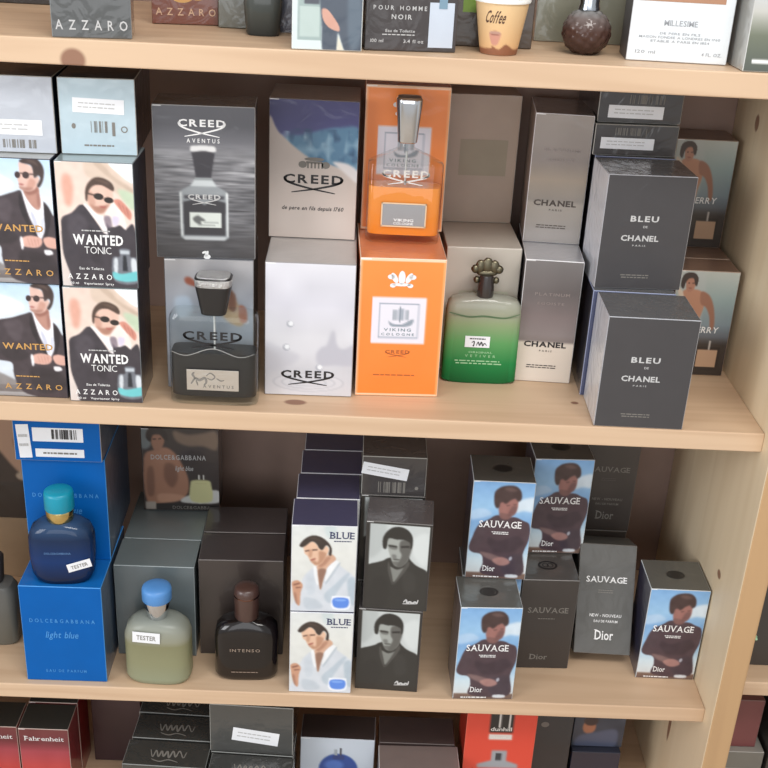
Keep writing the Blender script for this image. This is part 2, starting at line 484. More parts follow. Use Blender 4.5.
static('side_panel', upright(XR, 0.521), case)
static('side_panel', upright(-0.653, -0.62), case)
static('back_panel', box_mesh('back_panel', (-0.653, 0.521, 0.32, 0.328, -1.02, 0.98), paper((162, 136, 124), 0.6), 0), case, 'dark brown back panel')

nb = thing('bookcase', (0.95, 0.16, -1.02), 0, 'neighbouring pine shelving unit seen past the right-hand upright', 'shelving unit')
for zt, zb in ((-0.372, -0.394), (-0.70, -0.722)):
    static('shelf', box_mesh('shelf', (0.5215, 1.30, -0.006, 0.32, zb, zt), pine_x[2], 0.0015), nb)
static('side_panel', upright(1.30, 1.333), nb)
static('back_panel', box_mesh('back_panel', (0.5215, 1.333, 0.32, 0.328, -1.02, 0.98), paper((110, 92, 82), 0.6), 0), nb)

# ------------------------------------------------------------------ inks and card colours
WHITE = paper((236, 236, 238), 0.4); INKW = paper((240, 240, 240), 0.5); INKG = paper((196, 196, 196), 0.5); INKDIM = paper((128, 124, 118), 0.5)
INKK = paper((34, 32, 34), 0.45); GOLD = paper((206, 158, 92), 0.4); NAVYINK = paper((52, 56, 96), 0.5); STICK = paper((240, 242, 246), 0.45)
BLACKCARD = paper((40, 36, 35), 0.35, 0.7); DARKTOP = paper((50, 45, 43), 0.3, 0.9, bump=0.6); GREYSTRIP = paper((170, 172, 172), 0.4)
SHINY = art_mat(0.4, 0.45)

def pr(name, shapes, mat, d, label=None, e=EPS):
    """printed parts: every word is a part of its own, tiny rules and dots go together"""
    big = [q for q in shapes if len(q[0]) > 24]; small = [q for q in shapes if len(q[0]) <= 24]
    if not big or name.endswith('emblem') or name == 'motif': return (name, flat(name, shapes, mat, -d / 2 - e), label)
    out = [(name, flat(name, [q], mat, -d / 2 - e), label) for q in big]
    if small: out.append(('small_print', flat('small_print', small, mat, -d / 2 - e), label))
    return out
def barcode(x0, x1, z0, z1, seed=0, n=26):
    r = random.Random(seed); out = []; x = x0
    st = (x1 - x0) / n
    for i in range(n):
        if r.random() < 0.62: out.append(rect(x, x + st * r.uniform(0.4, 0.95), z0, z1))
        x += st
    return out
def lines(x0, x1, z, n, hgt, gap, seed=1):
    """rows of small print as words"""
    r = random.Random(seed); out = []
    for k in range(n):
        zz = z - k * gap; a = x0 + r.uniform(0, 0.1) * (x1 - x0); b = x1 - r.uniform(0, 0.1) * (x1 - x0)
        while a < b:
            l = r.uniform(0.05, 0.16) * (x1 - x0); out.append(rect(a, min(a + l, b), zz, zz + hgt)); a += l + 0.025 * (x1 - x0)
    return out

# ------------------------------------------------------------------ pictures printed on the cartons
SKIN = (196, 150, 128)
def art_suit():
    A = Art(84, 138, (205, 222, 236)); A.vgrad([(0, (186, 214, 238)), (0.3, (222, 232, 240)), (0.62, (204, 216, 228)), (0.75, (214, 224, 234)), (0.9, (196, 200, 206)), (1, (150, 146, 146))])
    A.poly((240, 244, 248), [(0, .1), (.3, .12), (.5, .2), (.3, .26), (0, .24)], blur=8)
    A.rect((86, 76, 74), 0, 1, .9, .965, .7)
    A.poly((120, 112, 110), [(0, .78), (.3, .86), (.34, .9), (.1, .92), (0, .88)], blur=3, al=.8)
    A.poly((66, 57, 62), [(-.05, .36), (.13, .32), (.3, .3), (.5, .26), (.6, .25), (.66, .36), (.8, .58), (.9, .5), (.872, .335), (.93, .36), (.985, .43), (1.03, .5), (1.03, 1), (.5, .99), (.33, .92), (.27, .8), (.26, .7), (.1, .68), (-.05, .66)], blur=1)
    A.poly((92, 82, 88), [(.2, .34), (.36, .31), (.46, .36), (.4, .5), (.28, .48)], blur=6, al=.6); A.poly((46, 40, 44), [(.1, .6), (.3, .56), (.5, .6), (.46, .66), (.26, .68)], blur=4, al=.7); A.poly((40, 34, 38), [(.5, .74), (.9, .76), (1, .9), (.6, .96)], blur=6, al=.6)
    A.poly((44, 38, 43), [(.575, .265), (.63, .36), (.68, .5), (.79, .63), (.75, .62), (.64, .52), (.56, .38)], blur=1)
    A.poly((44, 38, 43), [(.885, .35), (.96, .42), (.93, .54), (.87, .63), (.868, .5)], blur=1)
    A.poly((242, 242, 248), [(.604, .248), (.637, .272), (.716, .344), (.796, .408), (.841, .36), (.833, .28), (.873, .33), (.867, .464), (.867, .54), (.84, .6), (.79, .64), (.737, .539), (.668, .434)], blur=1)
    A.poly((200, 204, 222), [(.7, .4), (.76, .46), (.8, .58), (.78, .6), (.72, .5)], blur=2); A.poly((206, 210, 226), [(.83, .46), (.86, .47), (.85, .57), (.82, .58)], blur=2)
    A.poly((184, 138, 124), [(.63, .235), (.81, .2), (.838, .288), (.838, .368), (.79, .396), (.70, .344)], blur=1); A.poly((140, 92, 80), [(.64, .24), (.8, .215), (.82, .25), (.7, .28)], blur=2, al=.75)
    A.poly((150, 104, 94), [(.8, .26), (.835, .28), (.838, .36), (.8, .37)], blur=2, al=.7)
    A.poly((222, 186, 174), [(.609, .024), (.744, .048), (.779, .08), (.789, .14), (.836, .128), (.85, .16), (.812, .205), (.769, .236), (.691, .25), (.616, .238), (.58, .216), (.583, .19), (.567, .162), (.592, .112), (.596, .064)], blur=1)
    A.poly((196, 146, 130), [(.72, .15), (.79, .16), (.79, .2), (.74, .235), (.66, .245), (.68, .21)], blur=3, al=.8); A.poly((160, 116, 104), [(.58, .212), (.66, .22), (.76, .22), (.72, .245), (.63, .245), (.585, .23)], blur=2, al=.75)
    A.poly((64, 50, 48), [(.615, .008), (.693, -.01), (.824, -.01), (.897, .037), (.918, .096), (.89, .171), (.84, .216), (.815, .2), (.862, .149), (.842, .122), (.786, .142), (.773, .074), (.747, .044), (.653, .032), (.612, .022)], blur=1)
    A.poly((98, 80, 74), [(.7, .006), (.8, .01), (.85, .05), (.78, .03)], blur=2, al=.7)
    A.oval((60, 44, 46), .57, .124, .036, .026, .35); A.oval((60, 44, 46), .678, .124, .044, .027, .35); A.poly((70, 54, 52), [(.6, .106), (.8, .112), (.8, .122), (.6, .114)], False, 1)
    A.poly((160, 90, 86), [(.58, .19), (.64, .195), (.63, .204), (.585, .202)], blur=1)
    A.poly((218, 172, 158), [(.55, .63), (.66, .605), (.8, .62), (.82, .66), (.76, .7), (.6, .7), (.55, .68)], blur=1)
    A.poly((218, 172, 158), [(.84, .625), (.92, .61), (1.02, .63), (1.02, .7), (.9, .7), (.85, .67)], blur=1)
    for k in range(4): A.poly((176, 122, 110), [(.62 + .045 * k, .63), (.635 + .045 * k, .63), (.66 + .04 * k, .69), (.65 + .04 * k, .69)], False, 1, .5)
    A.poly((236, 236, 240), [(.53, .63), (.56, .62), (.57, .7), (.54, .72)], blur=1); A.poly((236, 236, 240), [(.84, .72), (.93, .72), (.95, .75), (.86, .76)], blur=1)
    A.noise(10, 16, 26, 6)
    return A
def art_tonic():
    A = Art(84, 138, (226, 204, 188)); A.vgrad([(0, (226, 204, 192)), (.4, (232, 212, 200)), (1, (214, 204, 200))])
    A.poly((214, 150, 130), [(.08, .12), (.18, .1), (.22, .2), (.18, .34), (.1, .32)], blur=10, al=.75)
    A.poly((212, 192, 176), [(.4, -.02), (.66, .0), (.9, .14), (1.02, .2), (1.02, .32), (.7, .2), (.4, .1)], blur=4)
    A.poly((186, 164, 146), [(.5, -.02), (.6, .0), (.76, .1), (1, .2), (1, .23), (.72, .12), (.52, .02)], blur=2, al=.6)
    A.poly((242, 246, 250), [(.68, -.03), (1.05, -.03), (1.05, .15), (.85, .09)], blur=1)
    A.poly((190, 206, 180), [(.8, .2), (1.02, .24), (1.02, .36), (.9, .32)], blur=5)
    A.poly((60, 55, 62), [(.03, .52), (.05, .44), (.18, .4), (.33, .33), (.5, .47), (.6, .56), (.62, .47), (.68, .5), (.8, .47), (.88, .51), (.98, .475), (1.02, .66), (1.02, 1.02), (.2, 1.02), (.1, .88), (.03, .72)], blur=1)
    A.poly((82, 76, 84), [(.12, .44), (.28, .4), (.38, .5), (.3, .66), (.14, .6)], blur=7, al=.6); A.poly((44, 40, 46), [(.4, .52), (.55, .6), (.5, .8), (.4, .76)], blur=5, al=.7)
    A.poly((240, 236, 236), [(.34, .325), (.43, .35), (.53, .41), (.6, .42), (.63, .5), (.625, .57), (.5, .46)], blur=1)
    A.poly((240, 228, 222), [(.64, .34), (.75, .305), (.87, .42), (.885, .52), (.8, .485), (.7, .5), (.62, .42)], blur=1); A.poly((120, 106, 120), [(.6, .42), (.68, .42), (.7, .5), (.62, .5)], blur=2, al=.8); A.poly((214, 206, 226), [(.71, .42), (.8, .42), (.78, .48), (.72, .49)], blur=2)
    A.poly((226, 190, 174), [(.407, .24), (.45, .195), (.53, .17), (.63, .175), (.725, .2), (.737, .25), (.715, .305), (.65, .35), (.6, .388), (.535, .397), (.475, .374), (.43, .335), (.4, .31)], blur=1)
    A.poly((160, 112, 94), [(.42, .32), (.5, .34), (.6, .335), (.68, .32), (.645, .355), (.6, .39), (.535, .398), (.475, .376)], blur=3, al=.8); A.poly((190, 142, 124), [(.4, .22), (.47, .24), (.5, .32), (.44, .34), (.4, .3)], blur=3, al=.6)
    A.poly((78, 60, 52), [(.37, .25), (.385, .195), (.43, .15), (.505, .115), (.61, .115), (.71, .145), (.752, .188), (.735, .215), (.665, .192), (.59, .172), (.505, .174), (.445, .2), (.41, .24), (.393, .3), (.376, .295)], blur=1)
    A.poly((110, 88, 76), [(.5, .13), (.6, .13), (.7, .165), (.58, .15)], blur=2, al=.6)
    A.oval((44, 36, 34), .545, .262, .064, .026, .3, 1, .12); A.oval((44, 36, 34), .675, .288, .062, .024, .3, 1, .12); A.poly((60, 48, 44), [(.4, .235), (.5, .248), (.5, .258), (.4, .246)], False, 1)
    A.poly((170, 96, 88), [(.55, .338), (.64, .338), (.61, .352), (.57, .35)], blur=1)
    A.poly((206, 140, 124), [(.74, .285), (.82, .28), (.91, .335), (.965, .39), (.94, .44), (.86, .39), (.77, .325)], blur=1)
    for k in range(3): A.poly((150, 90, 80), [(.79 + .05 * k, .3 + .02 * k), (.81 + .05 * k, .305 + .02 * k), (.85 + .04 * k, .38 + .015 * k), (.84 + .04 * k, .38 + .015 * k)], False, 1, .55)
    A.poly((136, 144, 154), [(.68, .76), (.78, .74), (.78, .68), (.92, .68), (.92, .74), (1.02, .76), (1.02, .95), (.7, .95)], blur=1, al=.7)
    A.poly((206, 212, 218), [(.7, .77), (.75, .76), (.74, .88), (.7, .88)], blur=1); A.poly((206, 212, 218), [(.93, .76), (1, .77), (1, .88), (.94, .88)], blur=1); A.poly((190, 198, 206), [(.79, .69), (.91, .69), (.91, .72), (.79, .72)], False, 1)
    A.poly((36, 40, 48), [(.825, .73), (.865, .73), (.88, .86), (.81, .86)], False, 1)
    A.poly((110, 196, 202), [(.68, .87), (.8, .885), (1.02, .86), (1.02, .93), (.85, .95), (.7, .93)], blur=1)
    A.noise(10, 16, 26, 6)
    return A
def art_aventus():
    A = Art(92, 142, (90, 90, 94)); A.vgrad([(0, (88, 88, 94)), (.12, (78, 78, 84)), (.22, (98, 98, 104)), (.3, (124, 124, 128)), (.5, (116, 116, 120)), (.72, (94, 94, 98)), (1, (62, 60, 62))])
    band = np.clip((A.y - .22) * 6, 0, 1) * np.clip((1 - A.y) * 3, .2, 1)
    A.noise(60, 6, 60, 3, band); A.noise(60, 9, 130, 5, band)
    A.poly((150, 156, 160), [(.4, .47), (.57, .47), (.62, .51), (.7, .54), (.73, .56), (.735, .86), (.7, .875), (.28, .875), (.245, .86), (.24, .56), (.27, .54), (.35, .51)], False, 1, .85)
    A.poly((206, 212, 214), [(.4, .47), (.57, .47), (.62, .515), (.35, .515)], False, 1, .8)
    A.poly((226, 230, 230), [(.245, .56), (.262, .55), (.268, .85), (.25, .855)], False, 1, .9); A.poly((226, 230, 230), [(.71, .55), (.73, .56), (.73, .855), (.715, .85)], False, 1, .9)
    A.poly((70, 70, 76), [(.285, .575), (.695, .575), (.69, .6), (.29, .6)], False, 1); A.poly((52, 51, 56), [(.275, .62), (.4, .6), (.49, .64), (.58, .6), (.705, .62), (.7, .845), (.28, .845)], False, 1)
    A.poly((206, 210, 212), [(.26, .855), (.72, .855), (.69, .878), (.29, .878)], False, 1, .7)
    A.poly((50, 48, 54), [(.365, .275), (.61, .275), (.59, .34), (.565, .455), (.41, .455), (.385, .34)], False, 1)
    A.poly((214, 214, 214), [(.36, .268), (.39, .25), (.58, .25), (.615, .268), (.6, .29), (.49, .282), (.375, .29)], blur=1)
    A.rect((140, 146, 148), .4, .575, .457, .474, .9)
    A.rect((212, 218, 212), .34, .66, .69, .79); A.poly((96, 98, 98), [(.37, .73), (.42, .71), (.45, .72), (.5, .745), (.45, .75), (.46, .775), (.4, .76)], blur=1); A.rect((150, 154, 152), .48, .63, .752, .76); A.rect((150, 154, 152), .42, .6, .773, .779)
    return A
def art_peak():
    A = Art(76, 120, (196, 184, 176)); A.vgrad([(0, (54, 52, 104)), (.2, (66, 66, 122)), (.3, (84, 92, 140)), (1, (150, 150, 160))])
    A.poly((84, 128, 160), [(.18, .27), (.4, .24), (.6, .2), (.8, .18), (1.02, .2), (1.02, .55), (.6, .45), (.3, .4)], blur=3)
    A.noise(0.9, 20, 20, 8, ((A.y > .2) & (A.y < .5)).astype(float), (40, 74, 110)); A.noise(0.8, 16, 24, 9, ((A.y > .22) & (A.y < .5)).astype(float), (176, 206, 222))
    A.poly((200, 188, 180), [(-.02, .16), (.1, .23), (.3, .34), (.5, .42), (.75, .46), (1.02, .56), (1.02, 1.02), (-.02, 1.02)], blur=1)
    A.poly((226, 222, 222), [(.72, .43), (.9, .44), (1.02, .5), (1.02, .58), (.85, .5)], blur=2)
    A.noise(9, 6, 8, 2)
    return A
def art_mist():
    A = Art(70, 110, (208, 208, 214)); A.vgrad([(0, (214, 214, 222)), (.3, (204, 204, 214)), (.55, (210, 210, 216)), (.8, (196, 196, 202)), (1, (206, 206, 212))])
    A.noise(14, 5, 7, 4)
    A.poly((182, 182, 192), [(.58, .68), (.64, .62), (.7, .6), (.75, .5), (.79, .5), (.82, .6), (.9, .63), (1.02, .6), (1.02, .75), (.8, .76), (.62, .76)], blur=3)
    A.poly((188, 188, 197), [(-.02, .6), (.2, .64), (.4, .7), (.2, .8), (-.02, .8)], blur=5, al=.7)
    for cx, cy in ((.28, .45), (.24, .63), (.62, .78)):
        A.oval((166, 168, 178), cx, cy, .042, .026, .3); A.oval((226, 228, 232), cx + .008, cy - .004, .03, .018, .4)
    for k in range(3): A.oval((178, 180, 188), .5, .9, .42 - .1 * k, .075 - .02 * k, .04, .5); A.oval((206, 206, 212), .5, .9, .39 - .1 * k, .066 - .02 * k, .04, .8)
    return A
def art_rider():
    A = Art(64, 100, (150, 154, 164)); A.vgrad([(0, (166, 164, 166)), (.4, (150, 158, 172)), (1, (140, 142, 150))]); A.noise(26, 7, 9, 6)
    A.poly((174, 150, 120), [(.68, .2), (.8, .3), (.9, .42), (.86, .5), (.7, .46), (.62, .36)], blur=2)
    A.poly((120, 84, 70), [(.72, .22), (.8, .26), (.8, .38), (.72, .36)], blur=1); A.poly((150, 92, 70), [(.84, .34), (.92, .36), (.93, .46), (.85, .46)], blur=1)
    A.poly((140, 72, 52), [(.22, .14), (.28, .13), (.36, .18), (.34, .2), (.24, .18)], blur=1)
    A.poly((180, 196, 214), [(.1, .3), (.26, .28), (.3, .4), (.14, .44)], blur=4)
    return A
def art_viking():
    A = Art(62, 112, (244, 136, 58)); A.vgrad([(0, (246, 142, 66)), (1, (240, 128, 48))]); A.noise(6, 5, 7, 3)
    for r in ((0, .015, 0, 1), (.985, 1, 0, 1), (0, 1, 0, .012), (0, 1, .988, 1)): A.rect((246, 214, 184), *r)
    A.rect((226, 222, 232), .155, .8, .268, .605); A.rect((150, 160, 176), .235, .72, .31, .566); A.rect((224, 222, 232), .25, .705, .319, .557)
    A.poly((142, 152, 164), [(.36, .44), (.41, .46), (.52, .463), (.62, .43), (.66, .43), (.61, .475), (.4, .48)])
    A.rect((166, 172, 182), .4, .46, .36, .435); A.rect((160, 168, 180), .475, .54, .35, .435); A.rect((166, 172, 182), .555, .6, .36, .43); A.rect((130, 140, 152), .485, .5, .335, .45)
    return A
def art_silver(dark):  # mirror reflections painted into the silver as grey-brown bands
    A = Art(48, 110, (170, 164, 158))
    if dark: A.vgrad([(0, (150, 140, 132)), (.35, (140, 130, 124)), (.5, (164, 150, 134)), (.66, (150, 142, 134)), (.69, (168, 160, 150)), (1, (160, 154, 150))])
    else: A.vgrad([(0, (120, 116, 116)), (.25, (104, 98, 98)), (.45, (128, 116, 116)), (.6, (136, 126, 126)), (.655, (130, 120, 118)), (.675, (216, 206, 194)), (1, (220, 212, 202))])
    A.noise(10, 4, 6, 3)
    return A
def art_beach():
    A = Art(70, 120, (150, 166, 170)); A.vgrad([(0, (176, 180, 174)), (.25, (146, 164, 164)), (.5, (128, 144, 152)), (.62, (100, 106, 114)), (.7, (58, 50, 46)), (1, (48, 40, 36))])
    A.poly((176, 180, 178), [(0, 0), (.4, 0), (.5, .3), (.4, .6), (0, .6)], blur=8, al=.6)
    A.poly((180, 130, 104), [(.12, .19), (.3, .17), (.44, .2), (.5, .32), (.46, .46), (.4, .6), (.1, .6), (.06, .36)], blur=1)
    A.poly((150, 104, 84), [(.42, .19), (.56, .22), (.66, .32), (.72, .46), (.72, .55), (.67, .54), (.62, .42), (.54, .34), (.44, .3)], blur=1)
    A.poly((206, 190, 172), [(.02, .16), (.12, .2), (.16, .3), (.08, .26)], blur=1)
    A.poly((170, 120, 98), [(.16, .07), (.26, .06), (.31, .1), (.29, .17), (.22, .2), (.16, .16)])
    A.poly((54, 40, 36), [(.07, .14), (.08, .05), (.16, .015), (.27, .02), (.34, .07), (.33, .14), (.29, .12), (.26, .07), (.18, .075), (.14, .12), (.12, .17)])
    A.poly((70, 46, 40), [(.18, .11), (.21, .108), (.21, .118), (.18, .12)], False); A.poly((70, 46, 40), [(.25, .11), (.28, .108), (.28, .118), (.25, .12)], False); A.poly((120, 66, 58), [(.2, .16), (.26, .158), (.23, .168)])
    A.rect((44, 36, 32), .5, .9, .72, .955); A.rect((186, 152, 124), .53, .86, .75, .92); A.rect((196, 190, 184), .7, .725, .66, .75)
    return A
def art_couple():
    A = Art(80, 92, (70, 58, 54)); A.vgrad([(0, (60, 52, 50)), (.5, (58, 48, 46)), (.85, (50, 40, 38)), (1, (40, 34, 32))])
    A.poly((120, 128, 130), [(0, .0), (.1, .0), (.12, .2), (0, .24)], blur=3)
    A.poly((140, 118, 100), [(.42, .02), (.6, .06), (.8, .04), (.98, .02), (.98, .24), (.8, .2), (.6, .2), (.45, .14)], blur=4, al=.85)
    A.poly((168, 122, 98), [(.02, .36), (.14, .26), (.3, .22), (.42, .28), (.52, .42), (.6, .62), (.56, .82), (.3, .9), (.04, .9)], blur=2)
    A.poly((118, 82, 66), [(.3, .42), (.42, .44), (.46, .6), (.38, .72), (.28, .6)], blur=4, al=.8); A.poly((118, 82, 66), [(.06, .5), (.14, .48), (.14, .8), (.05, .8)], blur=3, al=.7)
    A.poly((192, 146, 120), [(.2, .8), (.44, .8), (.56, .84), (.4, .9), (.2, .9)], blur=2)
    A.poly((160, 116, 94), [(.12, .06), (.24, .05), (.3, .12), (.27, .22), (.2, .27), (.14, .22)], blur=1)
    A.poly((46, 36, 34), [(.06, .1), (.1, .0), (.24, -.02), (.33, .05), (.34, .14), (.29, .12), (.24, .07), (.15, .08), (.12, .16)], blur=1)
    A.poly((60, 42, 38), [(.15, .12), (.19, .115), (.19, .13), (.15, .135)], False); A.poly((60, 42, 38), [(.22, .115), (.26, .11), (.26, .125), (.22, .13)], False)
    A.poly((206, 206, 202), [(.5, .9), (.62, .8), (.98, .74), (.99, .9)], blur=1)
    A.rect((40, 34, 32), .16, 1, .92, 1); A.poly((170, 160, 150), [(.02, .9), (.16, .9), (.16, 1), (.02, 1)], False, 1)
    A.poly((206, 204, 152), [(.62, .68), (.66, .62), (.86, .62), (.9, .68), (.9, .88), (.63, .88)], blur=1)
    A.rect((226, 226, 220), .73, .75, .55, .61); A.rect((226, 226, 220), .79, .81, .55, .61); A.rect((180, 170, 130), .68, .84, .66, .665)
    return A
def art_white_shirt():
    A = Art(76, 120, (216, 218, 214)); A.vgrad([(0, (214, 218, 218)), (.3, (220, 222, 218)), (1, (208, 210, 208))])
    A.poly((190, 204, 206), [(.5, -.02), (.66, -.02), (.68, .12), (.54, .12)], blur=8, al=.7)
    A.poly((206, 212, 220), [(.03, 1.02), (.08, .84), (.14, .68), (.22, .56), (.34, .48), (.42, .46), (.62, .4), (.72, .43), (.85, .5), (.96, .56), (1.03, .66), (1.03, 1.02)], blur=2)
    A.poly((176, 190, 202), [(.52, .8), (.7, .66), (.86, .54), (.91, .56), (.76, .72), (.62, .9)], blur=3, al=.8); A.poly((170, 186, 198), [(.88, .62), (1.0, .6), (1.02, .9), (.93, .88)], blur=4, al=.8); A.poly((184, 194, 204), [(.2, .84), (.4, .86), (.5, .95), (.25, .98)], blur=4, al=.8); A.poly((190, 200, 210), [(.24, .58), (.34, .56), (.38, .76), (.26, .8)], blur=5, al=.6)
    A.poly((232, 235, 238), [(.34, .475), (.4, .49), (.43, .68), (.38, .64)], blur=1); A.poly((230, 233, 236), [(.64, .395), (.74, .425), (.54, .64), (.54, .52)], blur=1); A.poly((170, 182, 192), [(.72, .43), (.75, .44), (.56, .66), (.545, .64)], blur=1, al=.7)
    A.poly((204, 164, 140), [(.40, .455), (.575, .318), (.69, .37), (.6, .44), (.545, .495), (.5, .62), (.46, .745), (.425, .62), (.4, .5)], blur=1)
    A.poly((124, 92, 78), [(.42, .5), (.54, .5), (.5, .62), (.46, .74), (.43, .62)], blur=2, al=.75); A.poly((160, 112, 90), [(.42, .45), (.56, .35), (.6, .37), (.48, .47)], blur=2, al=.6)
    A.poly((222, 184, 158), [(.184, .237), (.308, .177), (.382, .207), (.425, .252), (.475, .268), (.525, .226), (.565, .248), (.565, .295), (.525, .346), (.48, .419), (.385, .456), (.33, .43), (.275, .386), (.248, .346), (.2, .318), (.188, .28)], blur=1)
    A.poly((176, 130, 104), [(.42, .29), (.52, .3), (.54, .33), (.48, .41), (.4, .45), (.35, .43), (.42, .4)], blur=3, al=.8); A.poly((184, 138, 112), [(.26, .27), (.32, .28), (.3, .36), (.26, .345)], blur=2, al=.7); A.poly((170, 124, 100), [(.29, .4), (.37, .4), (.38, .44), (.33, .43)], blur=2, al=.6)
    A.poly((56, 46, 42), [(.118, .22), (.195, .15), (.31, .108), (.44, .122), (.555, .18), (.615, .252), (.61, .335), (.572, .318), (.58, .25), (.53, .216), (.475, .27), (.425, .256), (.382, .207), (.308, .177), (.21, .229), (.15, .246)], blur=1)
    A.poly((96, 80, 72), [(.24, .14), (.36, .13), (.46, .17), (.34, .15)], blur=2, al=.5)
    A.poly((88, 64, 54), [(.2, .284), (.27, .272), (.27, .287), (.21, .298)], False, 1); A.poly((88, 64, 54), [(.31, .268), (.4, .262), (.4, .276), (.32, .284)], False, 1)
    A.poly((160, 96, 84), [(.295, .385), (.37, .368), (.36, .388), (.305, .4)], blur=1)
    A.poly((196, 148, 122), [(.01, .66), (.1, .635), (.18, .69), (.15, .78), (.14, .92), (.1, .93), (.04, .82), (.02, .74)], blur=1)
    A.poly((130, 88, 72), [(.03, .68), (.13, .66), (.14, .675), (.04, .7)], False, 1); A.poly((130, 88, 72), [(.07, .715), (.16, .71), (.16, .722), (.07, .732)], False, 1); A.poly((150, 106, 88), [(.04, .78), (.08, .8), (.1, .92), (.06, .88)], blur=2, al=.7)
    A.poly((232, 236, 244), [(.64, .83), (.68, .81), (.9, .81), (.93, .83), (.92, .965), (.66, .965)], blur=1); A.poly((90, 136, 222), [(.67, .84), (.9, .84), (.89, .945), (.69, .945)], blur=1); A.poly((140, 180, 240), [(.7, .85), (.86, .85), (.85, .87), (.71, .87)], blur=1, al=.7)
    A.noise(8, 14, 22, 6)
    return A
def art_mono():
    A = Art(76, 120, (42, 40, 38)); A.rect((192, 198, 198), .05, .965, .02, .62); A.poly((166, 172, 172), [(.05, .02), (.3, .02), (.25, .3), (.05, .4)], blur=8, al=.6)
    A.poly((214, 220, 220), [(.68, .2), (.95, .1), (.95, .45), (.8, .42)], blur=10, al=.6)
    A.poly((45, 44, 42), [(.03, .5), (.2, .455), (.29, .43), (.36, .4), (.62, .35), (.7, .41), (.8, .47), (.98, .54), (1.0, .7), (1.0, 1.03), (-.02, 1.03), (-.02, .6)], blur=1)
    A.rect((42, 40, 38), -.02, .05, 0, 1); A.rect((42, 40, 38), .965, 1.02, 0, 1); A.rect((42, 40, 38), 0, 1, 0, .018)
    A.poly((38, 37, 36), [(.1, .7), (.3, .62), (.4, .8), (.3, 1), (.1, 1)], blur=8, al=.6); A.poly((56, 55, 53), [(.6, .56), (.76, .56), (.8, .76), (.64, .8)], blur=8, al=.6)
    A.poly((124, 126, 122), [(.385, .5), (.5, .53), (.64, .495), (.55, .6), (.455, .68), (.42, .6)], blur=1)
    A.poly((156, 160, 156), [(.33, .26), (.33, .18), (.485, .185), (.66, .19), (.7, .25), (.675, .365), (.645, .435), (.56, .49), (.475, .49), (.425, .45), (.375, .365)], blur=1)
    A.poly((84, 83, 80), [(.53, .2), (.66, .19), (.71, .26), (.68, .37), (.64, .44), (.57, .49), (.5, .49), (.53, .42), (.56, .36), (.52, .3)], blur=2, al=.9)
    A.poly((96, 97, 94), [(.36, .25), (.48, .26), (.47, .3), (.37, .29)], blur=2, al=.8); A.poly((104, 105, 102), [(.41, .36), (.47, .36), (.48, .4), (.42, .4)], blur=2, al=.8); A.poly((90, 90, 87), [(.42, .44), (.56, .44), (.57, .49), (.48, .492)], blur=2, al=.8)
    A.poly((38, 37, 35), [(.265, .285), (.255, .187), (.3, .112), (.395, .052), (.52, .04), (.64, .075), (.71, .15), (.715, .25), (.685, .285), (.675, .215), (.58, .185), (.47, .185), (.345, .178), (.325, .26), (.31, .3)], blur=1)
    A.poly((42, 41, 39), [(.345, .25), (.48, .258), (.48, .276), (.35, .268)], False, 1); A.poly((38, 37, 36), [(.54, .256), (.67, .246), (.67, .268), (.54, .276)], False, 1)
    A.poly((74, 74, 71), [(.43, .405), (.53, .408), (.52, .42), (.44, .42)], blur=1)
    A.poly((72, 71, 68), [(.36, .44), (.4, .52), (.455, .7), (.42, .68), (.36, .55)], blur=1); A.poly((76, 75, 72), [(.66, .43), (.68, .48), (.52, .66), (.46, .7), (.56, .56)], blur=1)
    return A
